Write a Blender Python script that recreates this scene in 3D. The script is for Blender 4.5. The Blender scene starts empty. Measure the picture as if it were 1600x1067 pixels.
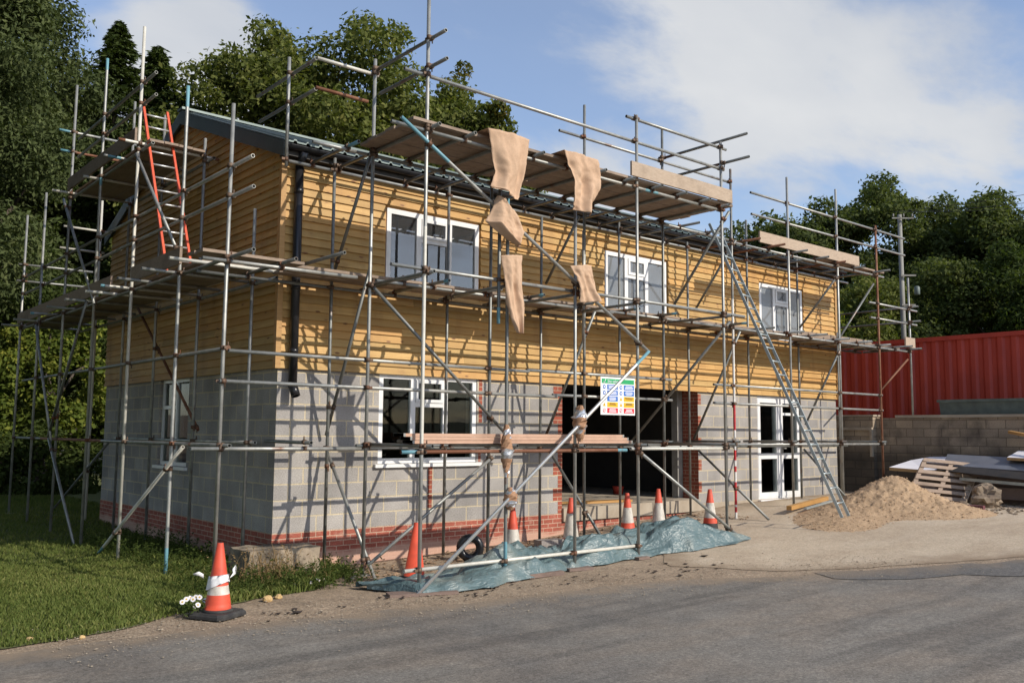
import bpy, bmesh, math, random
import numpy as np
from mathutils import Vector, Matrix, noise as mnoise
from mathutils.geometry import delaunay_2d_cdt

random.seed(7)
RNG = np.random.default_rng(11)
scene = bpy.context.scene
COL = scene.collection
PI = math.pi
V = Vector

# ------------------------------------------------------------------ camera
CAM = V((-5.66417, -11.75157, 1.41793))
FWD = V((0.64383936, 0.75853636, 0.10046632))
RGT = V((0.76182822, -0.64772653, 0.00825287))
UPV = V((-0.07133481, -0.07122455, 0.99490623))
cd = bpy.data.cameras.new('camera')
cam = bpy.data.objects.new('camera', cd)
COL.objects.link(cam)
m = Matrix.Identity(4)
for i in range(3):
    m[i][0] = RGT[i]; m[i][1] = UPV[i]; m[i][2] = -FWD[i]; m[i][3] = CAM[i]
cam.matrix_world = m
cd.sensor_width = 36; cd.lens = 31.673
cd.clip_start = 0.1; cd.clip_end = 3000
scene.camera = cam
scene.view_settings.view_transform = 'Standard'
scene.view_settings.look = 'None'
scene.view_settings.exposure = 0
scene.view_settings.gamma = 1
scene.cycles.use_denoising = True
scene.cycles.max_bounces = 6
scene.cycles.transparent_max_bounces = 12

# ------------------------------------------------------------------ object helpers
def tag(o, label=None, cat=None, group=None, kind=None):
    if label: o['label'] = label
    if cat: o['category'] = cat
    if group: o['group'] = group
    if kind: o['kind'] = kind
    return o

def thing(name, label, cat, loc=(0, 0, 0), group=None, rz=0):
    o = bpy.data.objects.new(name, None)
    o.empty_display_size = 0.2
    o.location = loc; o.rotation_euler = (0, 0, rz)
    COL.objects.link(o)
    return tag(o, label, cat, group)

def link(name, me, parent=None, local=False):
    o = bpy.data.objects.new(name, me)
    COL.objects.link(o)
    if parent is not None:
        o.parent = parent
        if not local:                      # mesh is in world coordinates
            t = V((0, 0, 0)); p = parent
            while p is not None:
                if p.type == 'EMPTY': t += p.location
                p = p.parent
            # only Empties carry a location in this scene
            if parent.type == 'EMPTY':
                o.matrix_parent_inverse = Matrix.Translation(-t)
    return o

def copy_tree(o, parent=None):
    c = o.copy(); COL.objects.link(c)
    if parent is not None:
        c.parent = parent; c.matrix_parent_inverse = o.matrix_parent_inverse.copy()
    for ch in list(o.children):
        copy_tree(ch, c)
    return c

class MB:
    """collects simple solids and links them as one mesh object"""
    def __init__(s): s.v = []; s.f = []; s.m = []; s.sm = []
    def add(s, vs, fs, mi=0, smooth=False):
        b = len(s.v); s.v += [tuple(p) for p in vs]
        for f in fs:
            s.f.append([i + b for i in f]); s.m.append(mi); s.sm.append(smooth)
        return s
    def box(s, a, b, mi=0):
        x0, y0, z0 = a; x1, y1, z1 = b
        vs = [(x0,y0,z0),(x1,y0,z0),(x1,y1,z0),(x0,y1,z0),(x0,y0,z1),(x1,y0,z1),(x1,y1,z1),(x0,y1,z1)]
        return s.add(vs, [(0,3,2,1),(4,5,6,7),(0,1,5,4),(1,2,6,5),(2,3,7,6),(3,0,4,7)], mi)
    def obox(s, c, ux, uy, uz, mi=0):
        c, ux, uy, uz = V(c), V(ux), V(uy), V(uz)
        vs = [c + ux*i + uy*j + uz*k for k in (-1, 1) for j in (-1, 1) for i in (-1, 1)]
        return s.add(vs, [(0,2,3,1),(4,5,7,6),(0,1,5,4),(1,3,7,5),(3,2,6,7),(2,0,4,6)], mi)
    def tube(s, p, q, r=0.0242, n=10, cuts=None, hollow=True, r2=None, smooth=True):
        """cuts = [(t0, t1, mi)] painted lengths"""
        p, q = V(p), V(q); d = (q - p); L = d.length; d = d / L
        a = d.orthogonal().normalized(); b = d.cross(a)
        ts = {0.0, 1.0}
        for c in (cuts or []): ts.add(max(0, min(1, c[0]))); ts.add(max(0, min(1, c[1])))
        ts = sorted(ts)
        def ring(o, rr): return [o + (a*math.cos(2*PI*k/n) + b*math.sin(2*PI*k/n))*rr for k in range(n)]
        r2 = r if r2 is None else r2
        vs = []
        for t in ts: vs += ring(p + d*L*t, r + (r2 - r)*t)
        base = len(s.v); s.v += [tuple(x) for x in vs]
        for i in range(len(ts) - 1):
            mid = (ts[i] + ts[i+1]) / 2; mi = 0
            for c in (cuts or []):
                if c[0] <= mid <= c[1]: mi = c[2]
            for k in range(n):
                s.f.append([base+i*n+k, base+i*n+(k+1) % n, base+(i+1)*n+(k+1) % n, base+(i+1)*n+k])
                s.m.append(mi); s.sm.append(smooth)
        last = base + (len(ts)-1)*n
        for (o, st, sg, rr) in ((p, base, 1, r), (q, last, -1, r2)):
            if hollow:
                j = len(s.v); s.v += [tuple(x) for x in ring(o, rr*.82)]
                s.v += [tuple(x) for x in ring(o + d*sg*min(.12, L*.2), rr*.82)]
                for k in range(n):
                    k2 = (k+1) % n
                    for f in ([st+k, st+k2, j+k2, j+k], [j+k, j+k2, j+n+k2, j+n+k]):
                        s.f.append(f if sg < 0 else f[::-1]); s.m.append(0); s.sm.append(False)
                f = [j+n+k for k in range(n)]
            else:
                f = [st+k for k in range(n)]
            s.f.append(f if sg < 0 else f[::-1]); s.m.append(0); s.sm.append(False)
        return s
    def lathe(s, prof, c=(0, 0, 0), n=24, mi=0, mis=None, smooth=True, cap=True):
        base = len(s.v); cx, cy, cz = c
        for r, z in prof:
            for k in range(n): s.v.append((cx + r*math.cos(2*PI*k/n), cy + r*math.sin(2*PI*k/n), cz + z))
        for i in range(len(prof) - 1):
            for k in range(n):
                s.f.append([base+i*n+k, base+i*n+(k+1) % n, base+(i+1)*n+(k+1) % n, base+(i+1)*n+k])
                s.m.append(mis[i] if mis else mi); s.sm.append(smooth)
        if cap:
            s.f.append([base+k for k in range(n)][::-1]); s.m.append(mis[0] if mis else mi); s.sm.append(False)
            e = base + (len(prof)-1)*n
            s.f.append([e+k for k in range(n)]); s.m.append(mis[-1] if mis else mi); s.sm.append(False)
        return s
    def sheet(s, P, mi=0, smooth=True, thick=None):
        """P[i][j] points; thick = offset vector gives a second face and rims"""
        ni, nj = len(P), len(P[0]); base = len(s.v)
        for r in P: s.v += [tuple(x) for x in r]
        for i in range(ni-1):
            for j in range(nj-1):
                s.f.append([base+i*nj+j, base+i*nj+j+1, base+(i+1)*nj+j+1, base+(i+1)*nj+j]); s.m.append(mi); s.sm.append(smooth)
        if thick is not None:
            b2 = len(s.v); t = V(thick)
            for r in P: s.v += [tuple(V(x) + t) for x in r]
            for i in range(ni-1):
                for j in range(nj-1):
                    s.f.append([b2+i*nj+j, b2+(i+1)*nj+j, b2+(i+1)*nj+j+1, b2+i*nj+j+1]); s.m.append(mi); s.sm.append(smooth)
            def rim(a, b):
                s.f.append([base+a, b2+a, b2+b, base+b]); s.m.append(mi); s.sm.append(False)
            for j in range(nj-1): rim(j, j+1); rim((ni-1)*nj+j+1, (ni-1)*nj+j)
            for i in range(ni-1): rim((i+1)*nj, i*nj); rim(i*nj+nj-1, (i+1)*nj+nj-1)
        return s
    def mesh(s, name, mats):
        me = bpy.data.meshes.new(name)
        me.from_pydata(s.v, [], s.f)
        for mt in (mats if isinstance(mats, (list, tuple)) else [mats]): me.materials.append(mt)
        me.polygons.foreach_set('material_index', s.m)
        me.polygons.foreach_set('use_smooth', s.sm)
        me.update()
        return me
    def build(s, name, mats, parent=None, local=False):
        return link(name, s.mesh(name, mats), parent, local)

def np_mesh(name, verts, k, mats, mi=None, smooth=False):
    """verts (N*k,3): N separate k-gons"""
    n = len(verts) // k
    me = bpy.data.meshes.new(name)
    me.vertices.add(n*k); me.vertices.foreach_set('co', verts.astype(np.float32).ravel())
    me.loops.add(n*k); me.loops.foreach_set('vertex_index', np.arange(n*k, dtype=np.int32))
    me.polygons.add(n); me.polygons.foreach_set('loop_start', np.arange(0, n*k, k, dtype=np.int32))
    for mt in mats: me.materials.append(mt)
    if mi is not None: me.polygons.foreach_set('material_index', mi.astype(np.int32))
    me.update(calc_edges=True)
    return me

def nz(x, y, z=0.0, o=3):
    return mnoise.fractal(V((x, y, z)), 1.0, 2.0, o)

def sst(a, b, x):
    t = max(0., min(1., (x - a) / (b - a))); return t*t*(3 - 2*t)

# ------------------------------------------------------------------ ground height (z = 0 is the damp-proof course)
_gx = [-40, -10, -3, 1, 2.8, 4.8, 6.8, 8.8, 10.7, 13, 16, 60]
_gz = [-.42, -.46, -.5, -.53, -.48, -.41, -.27, -.18, -.05, .0, .03, .2]
def g(x, y):
    b = float(np.interp(x, _gx, _gz))
    k = sst(5, 10, x)
    w = 1 - (1 - k)*.65*sst(-1.5, -5, y)
    z = -.5 + (b + .5)*w
    if y > 2: z += .0027*(min(y, 10.5) - 2)**2
    if y > 34: z += .02*(y - 34)
    return z

# ------------------------------------------------------------------ material helpers
def nodes_of(name):
    mt = bpy.data.materials.new(name); mt.use_nodes = True
    nt = mt.node_tree; bs = nt.nodes['Principled BSDF']
    return mt, nt, bs
def N(nt, t, **kw):
    n = nt.nodes.new(t)
    for k, v in kw.items():
        if k.startswith('i_'):
            n.inputs[k[2:].replace('_', ' ')].default_value = v
        elif k.startswith('n_'):
            n.inputs[int(k[2:])].default_value = v
        else: setattr(n, k, v)
    return n
def L(nt, a, b): nt.links.new(a, b)
def coords(nt, scale=(1, 1, 1), which='Object'):
    tc = N(nt, 'ShaderNodeTexCoord'); mp = N(nt, 'ShaderNodeMapping')
    mp.inputs['Scale'].default_value = scale
    L(nt, tc.outputs[which], mp.inputs['Vector']); return mp.outputs['Vector']
def noise(nt, vec, scale, detail=5, rough=.55):
    n = N(nt, 'ShaderNodeTexNoise'); n.inputs['Scale'].default_value = scale
    n.inputs['Detail'].default_value = detail; n.inputs['Roughness'].default_value = rough
    L(nt, vec, n.inputs['Vector']); return n.outputs['Fac']
def ramp(nt, fac, stops, interp='LINEAR'):
    r = N(nt, 'ShaderNodeValToRGB'); r.color_ramp.interpolation = interp
    els = r.color_ramp.elements
    while len(els) < len(stops): els.new(.5)
    for e, (p, c) in zip(els, stops):
        e.position = p; e.color = (c if isinstance(c, (tuple, list)) else (c, c, c)) [:3] + (1,) if not isinstance(c, (int, float)) else (c, c, c, 1)
    L(nt, fac, r.inputs['Fac']); return r.outputs['Color']
def mix(nt, fac, a, b, mode='MIX'):
    n = N(nt, 'ShaderNodeMix', data_type='RGBA', blend_type=mode)
    for sock, val in ((n.inputs[0], fac), (n.inputs[6], a), (n.inputs[7], b)):
        if isinstance(val, (int, float)): sock.default_value = val
        elif isinstance(val, (tuple, list)): sock.default_value = tuple(val)[:3] + (1,)
        else: L(nt, val, sock)
    return n.outputs[2]
def math_(nt, op, a, b=None, clamp=False):
    n = N(nt, 'ShaderNodeMath', operation=op); n.use_clamp = clamp
    for i, val in enumerate((a, b)):
        if val is None: continue
        if isinstance(val, (int, float)): n.inputs[i].default_value = val
        else: L(nt, val, n.inputs[i])
    return n.outputs[0]
def bump(nt, bs, h, strength=.3, dist=.01):
    b = N(nt, 'ShaderNodeBump'); b.inputs['Strength'].default_value = strength; b.inputs['Distance'].default_value = dist
    L(nt, h, b.inputs['Height']); L(nt, b.outputs['Normal'], bs.inputs['Normal'])
def island(nt):
    return N(nt, 'ShaderNodeNewGeometry').outputs['Random Per Island']
def simple(name, c1, c2=None, scale=6, rough=.7, metal=0., bs_=.2, bd=.004, detail=6, spec=None, c3=None, t=(.35, .65), sc=(1,1,1)):
    mt, nt, bs = nodes_of(name)
    bs.inputs['Roughness'].default_value = rough; bs.inputs['Metallic'].default_value = metal
    if spec is not None: bs.inputs['Specular IOR Level'].default_value = spec
    if c2 is None:
        bs.inputs['Base Color'].default_value = tuple(c1) + (1,)
        v = coords(nt, sc); f = noise(nt, v, scale, detail)
        c2 = tuple(x*.72 for x in c1)
    v = coords(nt, sc); f = noise(nt, v, scale, detail)
    st = [(t[0], c1), (t[1], c2)]
    if c3 is not None: st.append((min(1, t[1]+.12), c3))
    L(nt, ramp(nt, f, st), bs.inputs['Base Color'])
    if bs_: bump(nt, bs, f, bs_, bd)
    return mt
# ------------------------------------------------------------------ materials
MAT = {}
def wood_clad(name, a, b, dark, k=1.0):
    mt, nt, bs = nodes_of(name); bs.inputs['Roughness'].default_value = .62
    v = coords(nt, (.55, .55, 9)); f = noise(nt, v, 3.2, 7, .6)
    col = ramp(nt, f, [(.28, b), (.62, a)])
    r = island(nt)
    col = mix(nt, math_(nt, 'MULTIPLY', r, .75), col, b)
    tint = ramp(nt, math_(nt, 'FRACT', math_(nt, 'MULTIPLY', r, 7.31)), [(0, (.74, .74, .68)), (.45, (1, 1, 1)), (1, (1.0, .88, .74))])
    col = mix(nt, 1.0, col, tint, 'MULTIPLY')
    vo = N(nt, 'ShaderNodeTexVoronoi'); vo.inputs['Scale'].default_value = 2.6
    L(nt, coords(nt, (1, 1, 2.6)), vo.inputs['Vector'])
    kn = ramp(nt, vo.outputs['Distance'], [(.07, 1.), (.13, 0.)])
    col = mix(nt, kn, col, dark)
    st = noise(nt, coords(nt, (1.3, 1.3, .35)), 2.2, 4)
    col = mix(nt, ramp(nt, st, [(.50, 0.), (.75, .42)]), col, dark)
    L(nt, col, bs.inputs['Base Color']); bump(nt, bs, f, .25, .003)
    return mt
MAT['clad'] = wood_clad('pine_cladding', (.62, .405, .150), (.45, .262, .080), (.20, .085, .025))
MAT['trim_wood'] = wood_clad('pine_trim', (.58, .36, .15), (.44, .24, .08), (.28, .13, .04))
MAT['timber_new'] = wood_clad('sawn_timber', (.58, .33, .12), (.46, .24, .07), (.3, .14, .04))

def board_mat(name, a, b, c):
    mt, nt, bs = nodes_of(name); bs.inputs['Roughness'].default_value = .8
    f = noise(nt, coords(nt, (4, 4, 14)), 3, 7, .65)
    col = ramp(nt, f, [(.3, b), (.6, a)])
    r = island(nt)
    col = mix(nt, math_(nt, 'MULTIPLY', r, .6), col, c)
    s = noise(nt, coords(nt), 1.7, 5)
    col = mix(nt, ramp(nt, s, [(.5, 0.), (.72, .55)]), col, tuple(x*.45 for x in b))
    L(nt, col, bs.inputs['Base Color']); bump(nt, bs, f, .3, .004); return mt
MAT['board'] = board_mat('weathered_scaffold_board', (.33, .24, .17), (.21, .145, .10), (.27, .22, .18))
MAT['toe'] = board_mat('worn_toe_board', (.46, .35, .25), (.33, .235, .16), (.40, .33, .26))
MAT['plank'] = board_mat('red_tinted_plank', (.56, .34, .23), (.46, .26, .17), (.52, .36, .27))
MAT['pallet'] = board_mat('pallet_wood', (.40, .29, .21), (.27, .19, .135), (.36, .28, .22))
MAT['old_wood'] = board_mat('old_grey_wood', (.22, .15, .12), (.14, .09, .07), (.2, .16, .14))

def masonry(name, ca, cb, cm, bw, bh, mo, off=(0, 0), stain=None, seam=.5):
    mt, nt, bs = nodes_of(name); bs.inputs['Roughness'].default_value = .9
    tc = N(nt, 'ShaderNodeTexCoord'); sp = N(nt, 'ShaderNodeSeparateXYZ'); L(nt, tc.outputs['Object'], sp.inputs[0])
    ge = N(nt, 'ShaderNodeNewGeometry'); sn = N(nt, 'ShaderNodeSeparateXYZ'); L(nt, ge.outputs['True Normal'], sn.inputs[0])
    isx = math_(nt, 'GREATER_THAN', math_(nt, 'ABSOLUTE', sn.outputs['X']), .5)
    u = N(nt, 'ShaderNodeMix', data_type='FLOAT'); L(nt, isx, u.inputs[0]); L(nt, sp.outputs['X'], u.inputs[2]); L(nt, sp.outputs['Y'], u.inputs[3])
    cb_ = N(nt, 'ShaderNodeCombineXYZ')
    L(nt, math_(nt, 'ADD', u.outputs[0], off[0]), cb_.inputs[0]); L(nt, math_(nt, 'ADD', sp.outputs['Z'], off[1]), cb_.inputs[1])
    wob = N(nt, 'ShaderNodeTexNoise'); wob.inputs['Scale'].default_value = 9; L(nt, cb_.outputs[0], wob.inputs['Vector'])
    va = N(nt, 'ShaderNodeVectorMath', operation='MULTIPLY_ADD'); L(nt, wob.outputs['Color'], va.inputs[0]); va.inputs[1].default_value = (.013, .011, 0); L(nt, cb_.outputs[0], va.inputs[2])
    br = N(nt, 'ShaderNodeTexBrick'); L(nt, va.outputs[0], br.inputs['Vector'])
    br.offset = seam
    br.inputs['Scale'].default_value = 1; br.inputs['Brick Width'].default_value = bw; br.inputs['Row Height'].default_value = bh
    br.inputs['Mortar Size'].default_value = mo; br.inputs['Mortar Smooth'].default_value = .25; br.inputs['Bias'].default_value = 0
    br.inputs['Color1'].default_value = ca + (1,); br.inputs['Color2'].default_value = cb + (1,); br.inputs['Mortar'].default_value = cm + (1,)
    n1 = noise(nt, tc.outputs['Object'], 60, 4); n2 = noise(nt, tc.outputs['Object'], 1.6, 5)
    col = mix(nt, 1.0, br.outputs['Color'], ramp(nt, n1, [(.25, .62), (.75, 1.22)]), 'MULTIPLY')
    col = mix(nt, 1.0, col, ramp(nt, n2, [(.3, .76), (.7, 1.14)]), 'MULTIPLY')
    if stain is not None:
        col = stain(nt, col, sp, tc)
    L(nt, col, bs.inputs['Base Color'])
    h = mix(nt, .25, math_(nt, 'SUBTRACT', 1.0, br.outputs['Fac']), n1)
    bump(nt, bs, h, .5, .008); return mt
MAT['block'] = masonry('concrete_block', (.405, .378, .352), (.30, .283, .268), (.56, .475, .33), .45, .225, .0115)
def plinth_smear(nt, col, sp, tc):
    n = noise(nt, tc.outputs['Object'], 2.3, 5)
    h = math_(nt, 'ADD', math_(nt, 'MULTIPLY', sp.outputs['Z'], -1), math_(nt, 'MULTIPLY', n, .24))
    f = ramp(nt, h, [(.38, 0.), (.46, .85)])
    col = mix(nt, f, col, (.56, .36, .27))
    n3 = noise(nt, tc.outputs['Object'], 5, 4)
    return mix(nt, ramp(nt, n3, [(.56, 0.), (.75, .5)]), col, (.5, .33, .25))
MAT['brick'] = masonry('red_brick', (.42, .115, .075), (.31, .085, .055), (.55, .38, .28), .225, .075, .007, stain=plinth_smear)
MAT['quoin'] = masonry('red_quoin_brick', (.38, .095, .055), (.27, .07, .042), (.50, .36, .25), .225, .075, .006)
def wall_grime(nt, col, sp, tc):
    n = noise(nt, tc.outputs['Object'], 1.3, 6)
    f = ramp(nt, n, [(.50, 0.), (.68, .8)])
    col = mix(nt, f, col, (.055, .044, .034))
    h = math_(nt, 'ADD', sp.outputs['Z'], math_(nt, 'MULTIPLY', n, .5))
    return mix(nt, ramp(nt, math_(nt, 'ADD', math_(nt, 'MULTIPLY', h, .5), 0.0), [(.55, .75), (.72, 0.)]), col, (.035, .03, .024))
MAT['stone_wall'] = masonry('grimy_walling_block', (.44, .345, .24), (.27, .215, .16), (.18, .14, .10), .42, .2, .01, stain=wall_grime, seam=.38)

def metal(name, a, b, rust=.0, metalness=.55, rough=.48, patch=None, rc=(.15, .055, .025)):
    mt, nt, bs = nodes_of(name); bs.inputs['Metallic'].default_value = metalness
    v = coords(nt); oi = N(nt, 'ShaderNodeObjectInfo')
    va = N(nt, 'ShaderNodeVectorMath', operation='ADD'); L(nt, v, va.inputs[0])
    off = N(nt, 'ShaderNodeCombineXYZ'); L(nt, math_(nt, 'MULTIPLY', oi.outputs['Random'], 37.), off.inputs[0]); L(nt, off.outputs[0], va.inputs[1])
    f = noise(nt, va.outputs[0], 7, 6, .65)
    col = ramp(nt, f, [(.3, b), (.65, a)])
    col = mix(nt, math_(nt, 'MULTIPLY', oi.outputs['Random'], .55), col, b)
    f2 = noise(nt, va.outputs[0], 2.1, 5, .6)
    col = mix(nt, ramp(nt, f2, [(.62 - rust, 0.), (.74 - rust, .9)]), col, rc)
    if patch: 
        f3 = noise(nt, va.outputs[0], 3.7, 2, .4)
        col = mix(nt, ramp(nt, f3, [(.60, 0.), (.63, .8)]), col, patch)
    L(nt, col, bs.inputs['Base Color'])
    bs.inputs['Roughness'].default_value = rough
    bump(nt, bs, f, .15, .002); return mt
MAT['tube'] = metal('galvanised_tube', (.46, .46, .43), (.26, .265, .25), rust=-.02, patch=(.44, .43, .39))
MAT['tube_dull'] = metal('dull_galvanised_tube', (.30, .305, .285), (.16, .165, .155), rust=.02)
MAT['tube_rust'] = metal('rusty_tube', (.30, .15, .085), (.17, .07, .04), rust=.12, metalness=.25, rough=.75)
MAT['tube_white'] = metal('pale_painted_tube', (.70, .68, .60), (.52, .50, .44), rust=-.06, metalness=.1, rough=.5)
MAT['tube_alu'] = metal('bright_aluminium_tube', (.78, .78, .76), (.62, .62, .60), rust=-.3, metalness=.6, rough=.35)
MAT['blue'] = metal('blue_paint', (.17, .36, .42), (.12, .28, .34), rust=-.03, metalness=0, rough=.5)
MAT['coupler'] = metal('rusty_coupler_steel', (.20, .14, .10), (.10, .065, .045), rust=.1, metalness=.5, rough=.65)
MAT['tape_red'] = simple('red_tape', (.55, .03, .03), (.4, .02, .03), 20, .5)
MAT['tape_white'] = simple('white_tape', (.78, .76, .72), (.6, .58, .55), 20, .5)
MAT['alu'] = metal('ladder_aluminium', (.48, .53, .53), (.34, .40, .41), rust=-.2, metalness=.5, rough=.45)
MAT['ladder_orange'] = simple('orange_ladder_paint', (.72, .10, .035), (.55, .075, .03), 14, .5)

MAT['upvc'] = simple('white_upvc', (.80, .80, .80), (.72, .72, .71), 3, .32, bs_=.02)
MAT['black_pvc'] = simple('black_pvc', (.012, .012, .014), (.02, .02, .022), 5, .28, bs_=.03)
MAT['dark_trim'] = simple('dark_fascia', (.02, .018, .016), (.035, .028, .022), 5, .6)
MAT['barge'] = simple('dark_green_barge', (.045, .062, .052), (.03, .045, .038), 4, .45, bs_=.05)
MAT['grey_steel'] = simple('grey_steel_post', (.30, .29, .27), (.22, .21, .19), 5, .6)
MAT['slab'] = simple('concrete_slab', (.42, .36, .28), (.34, .28, .21), 3, .9, bs_=.3)
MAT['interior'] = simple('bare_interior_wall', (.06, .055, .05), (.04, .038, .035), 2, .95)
def roof_mat():
    mt, nt, bs = nodes_of('green_grey_roof_sheet'); bs.inputs['Roughness'].default_value = .42; bs.inputs['Metallic'].default_value = .35
    f = noise(nt, coords(nt, (1, 1, 1)), 2.5, 6)
    L(nt, ramp(nt, f, [(.3, (.085, .115, .11)), (.7, (.15, .185, .175))]), bs.inputs['Base Color']); bump(nt, bs, f, .1, .004); return mt
MAT['roof'] = roof_mat()
def glass(ior=1.75, film=0):
    mt = bpy.data.materials.new('window_glass'); mt.use_nodes = True; nt = mt.node_tree
    for n in list(nt.nodes): nt.nodes.remove(n)
    out = N(nt, 'ShaderNodeOutputMaterial'); mx = N(nt, 'ShaderNodeMixShader')
    fr = N(nt, 'ShaderNodeFresnel'); fr.inputs['IOR'].default_value = ior
    tr = N(nt, 'ShaderNodeBsdfTransparent'); tr.inputs['Color'].default_value = (.72, .77, .76, 1)
    gl = N(nt, 'ShaderNodeBsdfGlossy'); gl.inputs['Roughness'].default_value = .015
    f = noise(nt, coords(nt), 1.1, 2)
    b = N(nt, 'ShaderNodeBump'); b.inputs['Strength'].default_value = .05; b.inputs['Distance'].default_value = .02
    L(nt, f, b.inputs['Height']); L(nt, b.outputs['Normal'], gl.inputs['Normal'])
    L(nt, fr.outputs[0], mx.inputs[0]); L(nt, tr.outputs[0], mx.inputs[1]); L(nt, gl.outputs[0], mx.inputs[2]); L(nt, mx.outputs[0], out.inputs[0])
    if film:
        df = N(nt, 'ShaderNodeBsdfDiffuse'); ff = noise(nt, coords(nt, (1, 1, .4)), 2.2, 4)
        L(nt, ramp(nt, ff, [(.3, (.40, .42, .44)), (.7, (.30, .32, .34))]), df.inputs['Color'])
        m2 = N(nt, 'ShaderNodeMixShader'); m2.inputs[0].default_value = film
        L(nt, tr.outputs[0], m2.inputs[1]); L(nt, df.outputs[0], m2.inputs[2]); L(nt, m2.outputs[0], mx.inputs[1])
    return mt
MAT['glass'] = glass(1.32)
MAT['glass_up'] = glass(2.5, .12)
MAT['glass_film'] = glass(1.9, .5)

def hessian():
    mt, nt, bs = nodes_of('tan_hessian'); bs.inputs['Roughness'].default_value = .95; bs.inputs['Specular IOR Level'].default_value = .1
    v = coords(nt); a = noise(nt, v, 2.4, 6, .6); b = noise(nt, v, 48, 4, .7); c = noise(nt, coords(nt, (60, 60, 8)), 3, 2)
    col = ramp(nt, a, [(.3, (.55, .385, .265)), (.6, (.52, .355, .24)), (.8, (.45, .30, .20))])
    col = mix(nt, 1.0, col, ramp(nt, b, [(.3, .92), (.7, 1.06)]), 'MULTIPLY'); col = mix(nt, 1.0, col, ramp(nt, c, [(.3, .97), (.7, 1.02)]), 'MULTIPLY')
    L(nt, col, bs.inputs['Base Color']); w = noise(nt, v, 11, 5, .6); bump(nt, bs, mix(nt, .3, w, b), .22, .012); return mt
MAT['cloth'] = hessian()
MAT['foil'] = simple('silver_tape', (.72, .73, .75), (.5, .51, .53), 30, .28, metal=.75, bs_=.6, bd=.01)
MAT['card'] = simple('brown_wrapping', (.42, .24, .14), (.30, .165, .09), 16, .8, bs_=.5, bd=.01)
def tarp_mat():
    mt, nt, bs = nodes_of('blue_green_tarpaulin'); bs.inputs['Roughness'].default_value = .42
    f = noise(nt, coords(nt), 3, 6); d = noise(nt, coords(nt), 1.1, 4)
    col = ramp(nt, f, [(.3, (.080, .132, .140)), (.7, (.130, .185, .192))])
    col = mix(nt, ramp(nt, d, [(.52, 0.), (.75, .6)]), col, (.36, .34, .27))
    L(nt, col, bs.inputs['Base Color'])
    vo = N(nt, 'ShaderNodeTexVoronoi'); vo.inputs['Scale'].default_value = 6.5; vo.inputs['Detail'].default_value = 2
    va = N(nt, 'ShaderNodeVectorMath', operation='MULTIPLY_ADD'); nn = N(nt, 'ShaderNodeTexNoise'); nn.inputs['Scale'].default_value = 3; nn.inputs['Detail'].default_value = 4
    vc = coords(nt, (.8, 1.7, 1.7)); L(nt, vc, nn.inputs['Vector']); L(nt, nn.outputs['Color'], va.inputs[0]); va.inputs[1].default_value = (.35, .35, .35); L(nt, vc, va.inputs[2]); L(nt, va.outputs[0], vo.inputs['Vector'])
    bump(nt, bs, vo.outputs['Distance'], .55, .035); return mt
MAT['tarp'] = tarp_mat()
MAT['cone_red'] = simple('cone_orange', (.66, .085, .04), (.40, .055, .03), 5, .6, t=(.45, .72))
MAT['cone_white'] = simple('cone_sleeve', (.66, .62, .55), (.40, .36, .30), 12, .45, t=(.4, .75))
MAT['rubber'] = simple('black_rubber', (.022, .022, .023), (.05, .048, .045), 8, .75)
MAT['bagwhite'] = simple('white_plastic', (.80, .80, .80), (.66, .66, .67), 6, .4)

def red_container():
    mt, nt, bs = nodes_of('red_container_paint'); bs.inputs['Roughness'].default_value = .55
    f = noise(nt, coords(nt, (1, 1, .5)), 3, 6)
    col = ramp(nt, f, [(.3, (.48, .052, .028)), (.68, (.36, .036, .022))])
    r = noise(nt, coords(nt), 5, 6, .7)
    col = mix(nt, ramp(nt, r, [(.64, 0.), (.72, .8)]), col, (.12, .045, .025))
    L(nt, col, bs.inputs['Base Color']); return mt
MAT['container'] = red_container()
MAT['tub'] = simple('grey_green_tub', (.13, .165, .15), (.085, .11, .10), 4, .55)
MAT['pole_wood'] = simple('telegraph_pole_wood', (.30, .30, .27), (.2, .19, .17), 5, .85, sc=(1, 1, .15))
MAT['wire'] = simple('dark_wire', (.03, .03, .03), (.03, .03, .03), 5, .6)
MAT['foam'] = simple('white_foam_board', (.82, .81, .86), (.72, .71, .76), 2, .5)
MAT['foam_edge'] = simple('tan_board_edge', (.45, .28, .12), (.36, .22, .10), 8, .8)
MAT['grey_sheet'] = simple('grey_metal_sheet', (.20, .21, .24), (.15, .16, .19), 2, .4, metal=.3, bs_=.05)
MAT['log'] = simple('cut_stone', (.30, .235, .165), (.17, .125, .09), 7, .95, bs_=.6, bd=.03)
MAT['rock'] = simple('yellow_stone', (.60, .42, .20), (.45, .30, .13), 12, .9, bs_=.6, bd=.02)
MAT['breeze'] = simple('breeze_block', (.33, .30, .28), (.24, .215, .2), 30, .95, bs_=.5)
def lump_mat():
    mt, nt, bs = nodes_of('mossy_concrete'); bs.inputs['Roughness'].default_value = .95
    f = noise(nt, coords(nt), 5, 7, .65); d = noise(nt, coords(nt), 1.9, 5, .6)
    col = ramp(nt, f, [(.3, (.40, .33, .24)), (.7, (.28, .22, .16))])
    col = mix(nt, ramp(nt, d, [(.42, 0.), (.58, .9)]), col, (.05, .042, .034))
    L(nt, col, bs.inputs['Base Color']); bump(nt, bs, f, .7, .02); return mt
MAT['lump'] = lump_mat()

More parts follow.
